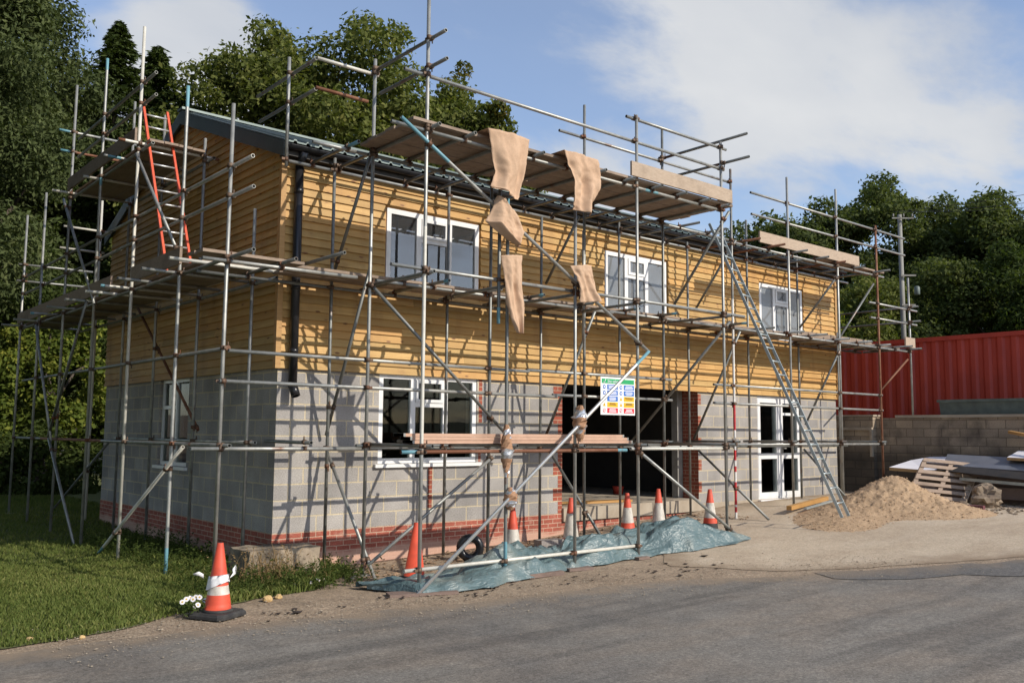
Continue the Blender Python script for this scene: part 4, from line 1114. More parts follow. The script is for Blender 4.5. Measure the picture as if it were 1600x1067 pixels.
# white rag tied round the first cone
cb = V(c1.location); mb = MB(); P = []
for i in range(4):
    row = []
    for k in range(29):
        a = 2*PI*k/28; zz_ = .30 + .145*i/3*(.75 + .25*math.cos(a - 2.2)) + .05*math.cos(a + 1.0) ; r = .135 - .103*(zz_/.74 - .1)/.9 + .016 + .006*math.sin(a*7 + i) + .004*math.sin(a*13)
        row.append((cb.x + r*math.cos(a), cb.y + r*math.sin(a), cb.z + zz_))
    P.append(row)
mb.sheet(P, thick=(0, 0, .003))
kx = V((cb.x + .10, cb.y - .05, cb.z + .44))
mb.sheet([[kx + V((.0, 0, -.06)), kx + V((.05, -.02, -.02)), kx + V((.06, -.01, .05))], [kx + V((-.03, -.05, -.05)), kx + V((.02, -.05, .02)), kx + V((.04, -.03, .07))], [kx + V((-.05, -.03, -.10)), kx + V((-.01, -.06, -.02)), kx + V((.0, -.05, .04))]], thick=(.004, .004, 0))
k2 = V((cb.x - .15, cb.y + .04, cb.z + .43)); mb.sheet([[k2, k2 + V((-.05, 0, .03)), k2 + V((-.10, .02, .01))], [k2 + V((0, 0, -.04)), k2 + V((-.05, 0, -.01)), k2 + V((-.10, .02, .0))]], thick=(.003, .003, 0))
tag(mb.build('rag', MAT['bagwhite']), 'white plastic rag knotted round the cone by the lawn', 'rag')

# ------------------------------------------------------------------ hanging tan cloths
def cloth(outline, y, label, fold=.05, seed=0, lift=0.0, wrap=None):
    """outline: list of (x_left, x_right, z_left, z_right) from top to bottom"""
    r = random.Random(seed); nj = 27; P = []
    rows = []
    for a, b in zip(outline, outline[1:]):
        for k in range(10):
            t = k/10; rows.append([a[i] + (b[i] - a[i])*t for i in range(4)])
    rows.append(list(outline[-1])); n = len(rows); ph = r.uniform(0, 6)
    for i, (xl, xr, zl, zr) in enumerate(rows):
        t = i/(n-1); row = []
        for j in range(nj):
            s = j/(nj-1)
            amp = fold*(.12 + .88*min(1, t*2.2))
            f = math.sin(s*7.2 + ph + t*1.4)*amp + math.sin(s*17 + ph*2 - t*4)*amp*.34 + abs(nz(s*4, t*6, seed+2, 4))*fold*.45 + nz(s*2.5, t*2.5, seed)*fold*.7
            c = -.05*math.sin(PI*s)*(1 - t*.4)
            row.append((xl + (xr - xl)*s + .012*nz(t*3, s, seed+4), y + f*.8 + c - lift*t, zl + (zr - zl)*s + .008*nz(s*4, t*4, seed+9)))
        P.append(row)
    if wrap:       # top edge folded back over the deck edge
        top = [(x, y_ + wrap, z + .012) for (x, y_, z) in P[0]]; mid = [(x, y_ + .012, z + .010) for (x, y_, z) in P[0]]
        P = [top, mid] + P
    mb = MB(); mb.sheet(P, thick=(0, .006, 0))
    return tag(mb.build('cloth', MAT['cloth']), label, 'cloth', 'tan cloths hung on the scaffold')
cloth([(1.47, 2.18, 5.36, 5.36), (1.56, 2.15, 5.05, 5.1), (1.62, 2.09, 4.83, 4.8), (1.54, 2.03, 4.61, 4.55), (1.56, 1.99, 4.59, 4.50)], -2.84, 'wide tan cloth hanging from the top deck edge above the crossing brace', .055, 1, wrap=.38)
cloth([(2.84, 3.49, 5.36, 5.34), (2.91, 3.54, 5.15, 5.12), (2.97, 3.49, 4.95, 4.9), (2.98, 3.40, 4.72, 4.7), (2.96, 3.36, 4.58, 4.50)], -2.84, 'narrow-waisted tan cloth hanging from the top deck over two upright ends', .07, 5, wrap=.38)
cloth([(1.72, 1.86, 4.53, 4.47), (1.68, 2.06, 4.40, 4.38), (1.62, 2.14, 4.27, 4.24), (1.56, 2.20, 4.17, 4.12), (1.80, 2.14, 4.02, 4.0), (2.03, 2.09, 3.91, 3.89)], -2.74, 'tan cloth slung over the diagonal brace below the hanging one', .06, 8)
cloth([(1.79, 2.17, 3.74, 3.79), (1.84, 2.15, 3.58, 3.6), (1.86, 2.14, 3.38, 3.38), (1.88, 2.19, 3.12, 3.14), (1.97, 2.19, 2.9, 2.94), (2.07, 2.16, 2.73, 2.73)], -2.72, 'long pointed tan cloth tied to an upright at the middle deck', .05, 12)
cloth([(3.05, 3.47, 3.76, 3.82), (3.16, 3.47, 3.62, 3.66), (3.21, 3.54, 3.45, 3.48), (3.23, 3.66, 3.25, 3.31)], -2.74, 'short tan cloth wrapped where the diagonal brace meets a pair of uprights', .045, 17)

# ------------------------------------------------------------------ padded wrappings with silver tape
def wrapping(spine, label, seed):
    r = random.Random(seed); mb = MB(); n = 11; rings = []
    sp2 = []
    for a, b in zip(spine, spine[1:]):
        for t in (0, .5): sp2.append(tuple(a[q] + (b[q] - a[q])*t for q in range(4)))
    sp2.append(spine[-1]); spine = sp2
    for i, (x, y, z, rad) in enumerate(spine):
        row = []
        for k in range(n):
            an = 2*PI*k/n + i*.23; j = 1 + .38*nz(math.cos(an)*1.5, math.sin(an)*1.5 + i*.35, seed, 3) + r.uniform(-.10, .10)
            row.append((x + rad*j*math.cos(an), y + rad*j*math.sin(an), z + r.uniform(-.012, .012)))
        rings.append(row)
    mb.v = [p for rg in rings for p in rg]
    for i in range(len(rings)-1):
        for k in range(n):
            mb.f.append([i*n+k, i*n+(k+1) % n, (i+1)*n+(k+1) % n, (i+1)*n+k]); mb.m.append(spine_m(i//2, k, seed)); mb.sm.append(r.random() < .3)
    for s in (0, len(rings)-1): mb.f.append([s*n+k for k in range(n)]); mb.m.append(0); mb.sm.append(False)
    return tag(mb.build('wrapping', [MAT['card'], MAT['foil']]), label, 'wrapping')
def spine_m(i, k, seed): return 1 if ((i + seed) % 4 in (0, 1) and (k + i*2 + seed) % 9 < 7) else 0
def sp(x, y, z0, z1, rads):
    n = len(rads); return [(x + .012*nz(i*.8, x, 4), y, z0 + (z1 - z0)*i/(n-1), r) for i, r in enumerate(rads)]
wrapping(sp(2.01, -2.62, .83, 1.52, [.028, .038, .047, .06, .075, .085, .085, .068, .057, .054, .045, .028]), 'long brown wrapping with silver tape where the rusty ledger meets the upright', 0)
wrapping(sp(2.03, -2.68, .42, .70, [.035, .06, .085, .098, .094, .08, .06, .035]), 'squat wrapping with silver tape where the bright brace crosses the lower upright', 3)
wrapping(sp(3.30, -2.68, 1.30, 1.80, [.032, .05, .068, .085, .098, .102, .098, .085, .06, .036]), 'bulky brown and silver wrapping beside the safety sign', 6)

# ------------------------------------------------------------------ site safety sign
def sign():
    x0, x1, z0, z1 = 5.10, 5.94, 1.725, 2.355; y = -1.345
    root = thing('safety_sign', 'white site safety sign with green header and blue, yellow and red panels', 'sign', ((x0+x1)/2, y, z0))
    wht = simple('sign_white', (.82, .82, .80), (.78, .78, .77), 3, .4, bs_=.0); grn = simple('sign_green', (.02, .36, .13), (.02, .34, .12), 3, .4, bs_=0)
    blu = simple('sign_blue', (.045, .16, .52), (.04, .15, .48), 3, .4, bs_=0); yel = simple('sign_yellow', (.82, .45, .01), (.80, .43, .01), 3, .4, bs_=0); red = simple('sign_red', (.62, .025, .04), (.6, .02, .035), 3, .4, bs_=0)
    dark = simple('sign_black', (.03, .03, .03), (.03, .03, .03), 3, .5, bs_=0); pale = simple('sign_print', (.75, .77, .82), (.75, .77, .82), 3, .5, bs_=0)
    W, H = x1 - x0, z1 - z0
    mb = MB(); mb.box((x0, y, z0), (x1, y + .006, z1)); mb.build('board', wht, root)
    def bx(mb, u0, u1, v0, v1, d=.003): mb.box((x0 + W*u0, y - d, z1 - H*v1), (x0 + W*u1, y - .0005, z1 - H*v0))
    mb = MB(); bx(mb, .03, .97, .05, .17); mb.build('header', grn, root)
    tx = bpy.data.curves.new('lettering', 'FONT'); tx.body = 'Site safety'; tx.size = .068; tx.extrude = .0008
    to0 = bpy.data.objects.new('lettering', tx); tx.materials.append(pale)
    COL.objects.link(to0); bpy.context.view_layer.update(); tme = bpy.data.meshes.new_from_object(to0.evaluated_get(bpy.context.evaluated_depsgraph_get()))
    bpy.data.objects.remove(to0); to = bpy.data.objects.new('lettering', tme); COL.objects.link(to); to.parent = root
    to.location = (x0 + W*.19 - root.location.x, -.0045, z1 - H*.148 - root.location.z); to.rotation_euler = (PI/2, 0, 0)
    mb = MB(); a = V((x0 + W*.07, y - .005, z1 - H*.12)); mb.tube(a, a + V((.025, 0, -.025)), .006, 6, hollow=False); mb.tube(a + V((.025, 0, -.025)), a + V((.06, 0, .04)), .006, 6, hollow=False); mb.build('tick', pale, root)
    rows = [.20, .355, .51, .665, .82]; kinds = [('b', 'b'), ('b', 'b'), ('b', 'y'), ('y', 'y'), ('r', 'r')]
    cm = {'b': blu, 'y': yel, 'r': red}
    for v, (k1, k2) in zip(rows, kinds):
        for u, k in ((.03, k1), (.51, k2)):
            mb = MB(); bx(mb, u + .155, u + .46, v, v + .13); p = mb.build('panel', cm[k], root)
            mb = MB(); rl = random.Random(int(v*100) + int(u*10))
            for i in range(2 if k == 'y' else 3):
                l = rl.uniform(.16, .25); bx(mb, u + .307 - l/2, u + .307 + l/2, v + .025 + i*.032, v + .043 + i*.032, .0045)
            mb.build('print', dark if k == 'y' else pale, p)
            cx, cz_ = x0 + W*(u + .072), z1 - H*(v + .065)
            mb = MB(); rd = .034
            if k == 'y':
                mb.add([(cx - rd, y - .003, cz_ - rd*.8), (cx + rd, y - .003, cz_ - rd*.8), (cx, y - .003, cz_ + rd)], [(0, 1, 2)])
                mb.add([(cx - .004, y - .0045, cz_ - rd*.4), (cx + .004, y - .0045, cz_ - rd*.4), (cx + .004, y - .0045, cz_ + rd*.4), (cx - .004, y - .0045, cz_ + rd*.4)], [(0, 1, 2, 3)], 1)
            else:
                vs = [(cx + rd*math.cos(2*PI*i/20), y - .003, cz_ + rd*math.sin(2*PI*i/20)) for i in range(20)]; mb.add(vs, [tuple(range(20))])
                q = rd*(.74 if k == 'r' else .55); vs = [(cx + q*math.cos(2*PI*i/16), y - .0045, cz_ + q*math.sin(2*PI*i/16)*(1 if k == 'r' else .8)) for i in range(16)]; mb.add(vs, [tuple(range(16))], 1)
                if k == 'r': mb.obox((cx, y - .006, cz_), (rd*.6, 0, rd*.6), (0, .001, 0), (.003, 0, -.003))
            mb.build('symbol', [cm[k], dark if k == 'y' else pale], root)
sign()

# ------------------------------------------------------------------ planks stacked on the low transoms
for i, (a, b, lab) in enumerate(((.62, 4.62, 'bottom plank of the three laid across the low transoms'), (.58, 4.52, 'middle plank of the three laid across the low transoms'), (.48, 4.42, 'top plank of the three laid across the low transoms'))):
    mb = MB(); z = 1.272 + i*.043; e = random.uniform(-.01, .01); y = -2.475 + e
    root = thing('plank', lab, 'plank', (a, y, z), 'planks stacked on the scaffold')
    mb.box((a + .0, y, z), (b, y + .225, z + .040)); mb.build('board', MAT['plank'], root)
    for s in (a, b - .03):
        mb = MB(); mb.box((s, y - .002, z - .0), (s + .03, y + .227, z + .0415)); mb.build('end_band', MAT['tube'], root)

# ------------------------------------------------------------------ tarpaulin heap along the outer row
def tarp():
    ctrl = [(.28, -2.0, -1.80, .10), (.6, -2.75, -1.85, .15), (1.2, -2.88, -1.9, .15), (2.0, -2.80, -1.8, .24), (2.9, -2.70, -1.7, .28), (3.8, -2.62, -1.65, .27), (4.5, -2.62, -1.6, .26), (5.0, -2.68, -1.6, .27), (5.4, -2.76, -1.6, .36), (5.8, -2.82, -1.75, .33), (6.2, -2.92, -1.95, .20), (6.6, -2.98, -2.3, .12), (6.98, -2.95, -2.5, .03)]
    xs_ = [c[0] for c in ctrl]; r = random.Random(14)
    # a crumpled sheet: creases run between scattered high and low points
    pts, val = [], []
    nx, ns = 40, 15
    for i in range(nx + 1):
        for j in range(ns + 1):
            edge = i in (0, nx) or j in (0, ns)
            x = i/nx + (0 if i in (0, nx) else r.uniform(-.42, .42)/nx); s_ = j/ns + (0 if j in (0, ns) else r.uniform(-.4, .4)/ns)
            pts.append(V((x*11, s_*2.2))); val.append(0 if edge else r.uniform(-1, 1))
    vo, eo, fo, ov = delaunay_2d_cdt(pts, [], [], 0, 1e-5)[:4]
    vs = []
    for q, o in zip(vo, ov):
        x = xs_[0] + (xs_[-1] - xs_[0])*q.x/11; s_ = max(0, min(1, q.y/2.2)); k = val[o[0]] if o else 0
        yf, yb, h = (float(np.interp(x, xs_, [c[k_] for c in ctrl])) for k_ in (1, 2, 3))
        lump = 1 + .55*nz(x*1.1, s_*1.2, 6, 2)
        z = h*(math.sin(PI*s_)**.5)*lump if 0 < s_ < 1 else 0
        z += k*.072*min(1, h/.2)*min(1, 7*s_*(1 - s_))
        z += .05*math.sin(s_*19 + 1.5*nz(x*.6, 3) + x*.5)*sst(.6, .1, s_)*min(1, h/.2)*(s_ > .03)
        z += .24*max(0, 1 - math.hypot((x - 4.95)/.20, (s_ - .75)/.22))
        y = yf + (yb - yf)*s_ + .10*nz(x*1.7, s_*2, 2, 3) + (0 if 0 < s_ < 1 else .06*nz(x*4, s_, 8))
        vs.append((x + .05*nz(s_*3, x, 31), y, g(x, y) + .022 + max(0, z)))
    mb = MB(); mb.add(vs, [tuple(f) for f in fo])
    me = mb.mesh('tarpaulin', MAT['tarp']); bm = bmesh.new(); bm.from_mesh(me)
    for it in range(2):
        bmesh.ops.subdivide_edges(bm, edges=bm.edges[:], cuts=1, use_grid_fill=True)
        inner = [v for v in bm.verts if not v.is_boundary]
        bmesh.ops.smooth_vert(bm, verts=inner, factor=.30 if it == 0 else .15, use_axis_x=True, use_axis_y=True, use_axis_z=True)
    for v in bm.verts: v.co.z += .008*nz(v.co.x*7, v.co.y*12, 3, 4)
    bm.to_mesh(me); bm.free()
    for p in me.polygons: p.use_smooth = True
    tag(link('tarpaulin', me), 'crumpled blue-green tarpaulin heaped along the foot of the scaffold', 'tarpaulin')
tarp()

# ------------------------------------------------------------------ small things on the ground
def chunk(name, c, s, mat, label, cat, seed, group=None, sub=2, rough=.25):
    bm = bmesh.new(); bmesh.ops.create_icosphere(bm, subdivisions=sub, radius=1)
    for v in bm.verts:
        k = 1 + rough*nz(v.co.x*1.6 + seed, v.co.y*1.6, v.co.z*1.6 + seed*.7); v.co = V((v.co.x*s[0]*k, v.co.y*s[1]*k, v.co.z*s[2]*k)) + V(c)
    me = bpy.data.meshes.new(name); bm.to_mesh(me); bm.free(); me.materials.append(mat)
    for p in me.polygons: p.use_smooth = False
    return tag(link(name, me), label, cat, group)
def rough_box(name, a, b, mat, label, cat, seed, cuts=6, amp=.02, rz=0, rot=None):
    bm = bmesh.new(); bmesh.ops.create_cube(bm, size=1); bmesh.ops.subdivide_edges(bm, edges=bm.edges[:], cuts=cuts, use_grid_fill=True)
    a, b = V(a), V(b); c = (a + b)/2; s = b - a; R = rot or Matrix.Rotation(rz, 3, 'Z')
    for v in bm.verts:
        p = V((v.co.x*s.x, v.co.y*s.y, v.co.z*s.z)); q = R @ p + c
        v.co = q + V((nz(q.x*4, q.y*4, q.z*4 + seed), nz(q.y*4, q.z*4, q.x*4 + seed), nz(q.z*4, q.x*4, q.y*4 + seed)))*amp
    me = bpy.data.meshes.new(name); bm.to_mesh(me); bm.free(); me.materials.append(mat)
    return tag(link(name, me), label, cat)
rough_box('concrete_pad', (-.62, -.66, -.75), (.40, -.02, -.13), MAT['lump'], 'stained old concrete pad at the corner of the building', 'concrete pad', 3, 8, .03)
# coil of black ribbed pipe
mb = MB(); cx, cy, cz0 = 2.72, -.95, g(2.72, -.95) + .19; P = []
for i in range(49):
    a = 2*PI*i/48; row = []
    for j in range(13):
        b = 2*PI*j/12; r = .145 + (.058 + .006*(i % 2))*math.cos(b)
        th = .062*math.sin(b); row.append(V((cx + r*math.cos(a)*.80 + th*.6, cy - r*math.cos(a)*.60 + th*.8, cz0 + r*math.sin(a))))
    P.append(row)
mb.sheet(P); tag(mb.build('pipe_coil', MAT['black_pvc']), 'coil of black ribbed pipe behind the tarpaulin', 'pipe coil')
rough_box('breeze_block', (4.28, -.86, g(4.5, -.7)), (4.72, -.64, g(4.5, -.7) + .11), MAT['breeze'], 'grey breeze block lying on the rubble by the wall', 'block', 5, 3, .006, rz=-.12)
for i, (x, y, s, lab) in enumerate(((-.98, -1.98, .06, 'larger of two yellow stones on the verge by the cone'), (-.80, -1.88, .045, 'smaller of two yellow stones on the verge'), (-3.55, -2.55, .035, 'pale stone at the far left edge of the lawn'), (-3.15, -2.72, .03, 'small pale stone where lawn meets road'), (.55, -.62, .06, 'flat yellow stone at the foot of the wall upright'))):
    chunk('stone', (x, y, g(x, y) + s*.5), (s, s*.8, s*.75), MAT['rock'], lab, 'stone', i*3 + 1, sub=2)
def sole(x, y, lx, ly, rz, label, h=.04):
    rough_box('sole_board', (x - lx, y - ly, g(x, y) + .004), (x + lx, y + ly, g(x, y) + h), MAT['old_wood'], label, 'timber pad', x, 2, .004, rz=rz)
sole(.68, -2.66, .42, .11, -.35, 'long dark timber pad under the tallest upright'); sole(2.02, -2.64, .14, .10, -.1, 'timber pad under the blue-footed upright')
sole(2.62, -2.70, .30, .06, -.05, 'loose timber offcut lying against the tarpaulin front', .06); sole(3.30, -2.66, .20, .08, -.2, 'timber pad under the upright right of the loose offcut'); sole(4.60, -2.62, .12, .1, 0, 'timber pad under the upright where the low rail ends')

# sand pile
def sand():
    def h(x, y):
        a = math.exp(-(((x - 11.5)/.95)**2 + ((y + 3.0)/.75)**2))*.66 + math.exp(-(((x - 11.6)/.9)**2 + ((y + 4.1)/.6)**2))*.18 + math.exp(-(((x - 10.3)/.8)**2 + ((y + 2.5)/.6)**2))*.13 + math.exp(-(((x - 9.2)/.8)**2 + ((y + 3.2)/.8)**2))*.10
        a += .05*nz(x*1.6, y*1.6, 2, 5)*min(1, a*3) + .03*nz(x*6, y*6, 5, 5)*min(1, a*4) + .045*abs(nz(x*15, y*15, 7, 4))*min(1, a*6)
        return a - .045
    global SANDZ
    SANDZ = lambda x, y: g(x, y) + h(x, y)
    n, m_ = 240, 220; P = []
    for j in range(m_):
        y = -6.6 + 6.2*j/(m_-1); P.append([(x, y, g(x, y) + max(-.03, h(x, y))) for x in (7.6 + 6.6*i/(n-1) for i in range(n))])
    mb = MB(); mb.sheet(P); o = mb.build('sand_pile', MAT['sand']); return tag(o, 'heap of tan building sand at the foot of the long ladder', 'sand pile', kind='thing')
sand()
def f_sand(r):
    while True:
        x, y = r.uniform(8.4, 13.2), r.uniform(-5.4, -1.6)
        if SANDZ(x, y) - g(x, y) > .0: return x, y
tag(link('gravel', pebbles(1300, f_sand, 31, .005, .02, 'gravel', simple('sand_lump', (.50, .36, .23), (.30, .20, .12), 20, .95), .7, lambda x, y: SANDZ(x, y) + .002)), 'lumps and small stones scattered over the sand heap', 'gravel', kind='stuff')
def stick(name, p, q, w_, h, mat, label, cat):
    p, q = V(p), V(q); d = (q - p); s = V((-d.y, d.x, 0)).normalized(); u = d.normalized().cross(s)
    mb = MB(); mb.obox((p+q)/2, d/2, s*w_, u*h); return tag(mb.build(name, mat), label, cat)
stick('timber_length', (9.75, -1.85, .02), (12.1, -1.25, .08), .05, .04, MAT['timber_new'], 'yellow sawn timber lying beside the sand pile', 'timber')
stick('metal_bar', (10.1, -1.98, .0), (12.0, -1.42, .03), .03, .015, MAT['alu'], 'thin grey bar lying next to the yellow timber', 'bar')

# pallet propped on rubble, debris against the wall
def pallet():
    root = thing('pallet', 'old wooden pallet propped at a slant beside the sand pile', 'pallet', (13.6, -3.6, .0))
    O = V((13.05, -2.50, .12)); U = V((.76, -.65, -.10)).normalized(); Wd = V((.68, -.05, .73)).normalized(); Nn = U.cross(Wd).normalized()
    if Nn.z < 0: Nn = -Nn
    Ln, Wl = 1.22, 1.05
    def bar(u0, u1, w0, w1, n0, n1, nm, mt):
        c = O + U*((u0+u1)/2) + Wd*((w0+w1)/2) + Nn*((n0+n1)/2); mb = MB(); mb.obox(c, U*((u1-u0)/2), Wd*((w1-w0)/2), Nn*((n1-n0)/2)); mb.build(nm, mt, root)
    for k in range(7): bar(0, Ln, k*.163, k*.163 + .085, .10, .12, 'slat', MAT['pallet'])
    for u in (.0, .57, 1.13): bar(u, u + .09, 0, Wl, .022, .099, 'bearer', MAT['toe'] if u > 1 else MAT['pallet'])
    bar(1.221, 1.245, -.02, Wl + .03, .0, .125, 'end_board', MAT['toe'])
    for k in range(4): bar(0, Ln, k*.31, k*.31 + .09, .0, .02, 'slat', MAT['old_wood'])
pallet()
def slab_(name, pts, t, mats, label, cat):
    pts = [V(p) for p in pts]; n = len(pts); dn = V((0, 0, -t)); mb = MB()
    mb.add(pts, [tuple(range(n))], 0); mb.add([p + dn for p in pts], [tuple(range(n))[::-1]], 1)
    for i in range(n): mb.add([pts[i], pts[(i+1) % n], pts[(i+1) % n] + dn, pts[i] + dn], [(0, 3, 2, 1)], 1)
    return tag(mb.build(name, mats), label, cat)
slab_('insulation_board', [(13.9, -1.75, .72), (14.05, -2.45, .68), (14.1, -3.2, .70), (15.4, -3.3, .92), (15.5, -2.6, .96), (15.35, -2.0, .94), (15.0, -1.72, .86)], .07, [MAT['foam'], MAT['foam_edge']], 'white insulation board lying on the rubbish by the wall', 'board')
slab_('metal_sheet', [(14.25, -2.78, .80), (14.3, -6.2, .66), (14.9, -6.2, .92), (14.9, -2.6, 1.02)], .015, [MAT['grey_sheet'], MAT['grey_sheet']], 'upper grey sheet lying across the white board', 'sheet')
slab_('metal_sheet', [(14.0, -2.75, .70), (13.9, -6.2, .44), (14.24, -6.2, .60), (14.24, -2.78, .80)], .015, [MAT['dark_trim'], MAT['dark_trim']], 'lower dark sheet folded under the grey one', 'sheet')
mb = MB(); mb.box((14.55, -6, -.05), (15.4, -2.6, .55)); mb.obox((14.35, -4.9, .25), (.05, 1.5, .0), (.10, 0, 0), (0, 0, .12)); tag(mb.build('timber_stack', MAT['old_wood']), 'dark stacked timber under the sheets by the wall', 'timber')
slab_('insulation_board', [(14.5, -4.0, .99), (14.6, -6.2, .93), (15.45, -6.2, 1.08), (15.4, -3.9, 1.12)], .06, [MAT['foam'], MAT['foam_edge']], 'second white board lying on top of the grey sheets', 'board')
stick('pipe_length', (14.1, -3.2, .52), (13.95, -6.2, .40), .03, .03, MAT['alu'], 'long grey length sticking out under the dark sheet', 'pipe')
stick('timber_length', (14.35, -3.0, .60), (14.2, -6.1, .56), .045, .02, MAT['old_wood'], 'weathered timber length under the dark sheet', 'timber')
chunk('boulder', (13.4, -3.98, .20), (.26, .27, .25), MAT['log'], 'rounded pale boulder beside the pallet end', 'boulder', 4, sub=3, rough=.5)
chunk('boulder', (13.9, -4.95, .12), (.2, .24, .16), MAT['log'], 'second boulder at the right picture edge', 'boulder', 9, sub=3, rough=.25)
chunk('stone', (12.9, -3.75, .07), (.09, .12, .08), MAT['log'], 'small broken stone under the pallet end', 'stone', 12)
rough_box('brick', (12.65, -4.22, .01), (12.80, -3.92, .085), simple('dark_brick', (.16, .05, .06), (.10, .04, .045), 9, .9), 'dark red brick lying in front of the boulder', 'brick', 2, 2, .004, rz=.15)
chunk('bag', (14.75, -4.72, 1.05), (.22, .24, .16), MAT['bagwhite'], 'white bag on top of the sheets at the wall', 'bag', 21, sub=3, rough=.3)
stick('timber_length', (15.45, -3.72, 1.52), (14.6, -5.2, 1.28), .05, .03, MAT['timber_new'], 'yellow timber leaning on the retaining wall at the right', 'timber')
rs_ = random.Random(8); mb = MB()
tag(link('rubble', pebbles(420, lambda r: (r.uniform(12.2, 15.5), r.uniform(-5.6, -1.2)), 16, .015, .06, 'rubble', MAT['log'])), 'broken stone and rubbish at the foot of the retaining wall', 'rubble', kind='stuff')

# ------------------------------------------------------------------ retaining wall, container, tub
wal = thing('retaining_wall', 'grimy block retaining wall with a concrete coping on the right', 'wall', (15.8, -4, 0))
mb = MB(); mb.box((15.75, -12, -.6), (15.96, -.5, 1.85)); mb.box((15.60, -.498, -.6), (15.96, 5, 1.89)); mb.build('wall', MAT['stone_wall'], wal)
mb = MB(); mb.box((15.70, -12, 1.852), (16.02, -1.02, 1.915)); mb.box((15.57, -.53, 1.892), (16.0, 5, 1.93)); mb.build('coping', MAT['slab'], wal)
mb = MB(); mb.box((15.53, -.50, .9), (15.598, -.44, 1.62)); mb.box((15.53, -.44, 1.55), (15.598, .35, 1.62)); mb.build('concrete_frame', MAT['slab'], wal)
con = thing('shipping_container', 'red corrugated shipping container standing on the terrace above the wall', 'container', (18.7, -3, 1.35))
cx0, cy0, cy1, cz0, cz1 = 17.5, -9.1, 3.1, 1.38, 3.95
mb = MB(); pr = []; y = cy1 - .08; st = 0
while y > cy0 + .1:
    for dy, dx in ((0, 0), (.10, 0), (.16, .045), (.26, .045), (.32, 0)):
        if dy < .32: pr.append((cx0 + .03 + dx, y - dy))
    y -= .32
mb.sheet([[(px_, py_, cz0 + .16) for px_, py_ in pr], [(px_, py_, cz1 - .10) for px_, py_ in pr]], smooth=False); mb.build('side_panel', MAT['container'], con)
mb = MB(); mb.box((cx0, cy0, cz1 - .11), (cx0 + .08, cy1, cz1)); mb.box((cx0, cy0, cz0), (cx0 + .1, cy1, cz0 + .16)); mb.build('side_rail', MAT['container'], con)
for y in (cy0, cy1 - .12):
    mb = MB(); mb.box((cx0 - .005, y, cz0 - .0), (cx0 + .14, y + .125, cz1 + .012)); mb.build('corner_post', MAT['container'], con)
mb = MB(); mb.box((cx0 + .081, cy0 + .01, cz1 - .06), (cx0 + 2.4, cy1 - .01, cz1 - .02)); mb.build('roof', MAT['container'], con)
mb = MB(); mb.box((cx0 + .15, cy0 + .02, cz0 + .02), (cx0 + 2.4, cy0 + .06, cz1 - .07)); mb.box((cx0 + .15, cy1 - .06, cz0 + .02), (cx0 + 2.4, cy1 - .02, cz1 - .07)); mb.box((cx0 + 2.38, cy0 + .07, cz0 + .02), (cx0 + 2.42, cy1 - .07, cz1 - .07)); mb.build('end_panel', MAT['container'], con)
tub = thing('tank', 'grey-green rectangular tank on the terrace in front of the red container', 'tank', (16.7, -3.3, 1.35))
mb = MB(); ux0, ux1, uy0, uy1 = 16.25, 17.15, -5.2, -1.85
a = [(ux0+.05, uy0+.05, 1.36), (ux1-.05, uy0+.05, 1.36), (ux1-.05, uy1-.05, 1.36), (ux0+.05, uy1-.05, 1.36), (ux0, uy0, 2.22), (ux1, uy0, 2.22), (ux1, uy1, 2.22), (ux0, uy1, 2.22)]
mb.add(a, [(0,3,2,1),(0,1,5,4),(1,2,6,5),(2,3,7,6),(3,0,4,7),(4,5,6,7)]); mb.build('body', MAT['tub'], tub)
mb = MB(); mb.box((ux0-.04, uy0-.04, 2.225), (ux1+.04, uy0+.03, 2.285)); mb.box((ux0-.04, uy1-.03, 2.225), (ux1+.04, uy1+.04, 2.285)); mb.box((ux0-.04, uy0+.031, 2.225), (ux0+.03, uy1-.031, 2.285)); mb.box((ux1-.03, uy0+.031, 2.225), (ux1+.04, uy1-.031, 2.285)); mb.build('rim', MAT['tub'], tub)

# telegraph pole and wires
def at(az, dist, z): return V((CAM.x + dist*math.sin(math.radians(az)), CAM.y + dist*math.cos(math.radians(az)), z))
pb = at(63.95, 36, 1.4)
tp = thing('telegraph_pole', 'grey telegraph pole with cross arms in front of the trees', 'telegraph pole', tuple(pb))
mb = MB(); mb.tube(pb - V((0, 0, .4)), V((pb.x, pb.y, 9.62)), .105, 12, hollow=False, r2=.075); mb.build('pole', MAT['pole_wood'], tp)
sd2 = V((.75, -.66, 0))
def arm(z, a, b, r=.045):
    mb = MB(); c = V((pb.x, pb.y, z)); mb.obox(c + sd2*((a+b)/2) - V((.1, .12, 0)), sd2*((b-a)/2), V((.66, .75, 0))*r, V((0, 0, r))); return mb
arm(9.45, -.35, .45, .022).build('cross_arm', MAT['pole_wood'], tp); arm(7.3, -.1, .45, .03).build('cross_arm', MAT['pole_wood'], tp); arm(6.2, -.1, .4, .03).build('cross_arm', MAT['pole_wood'], tp)
for k in (-.3, .08, .40):
    mb = MB(); c = V((pb.x, pb.y, 9.5)) + sd2*k - V((.1, .12, 0)); mb.lathe([(.02, 0), (.035, .03), (.02, .06), (.035, .09), (.015, .12)], c, 8); mb.build('insulator', MAT['grey_steel'], tp)
mb = MB(); c = V((pb.x, pb.y, 6.6)) + sd2*.55; mb.lathe([(.08, 0), (.1, .03), (.1, .28), (.06, .33)], c, 10); mb.build('transformer', MAT['tub'], tp)
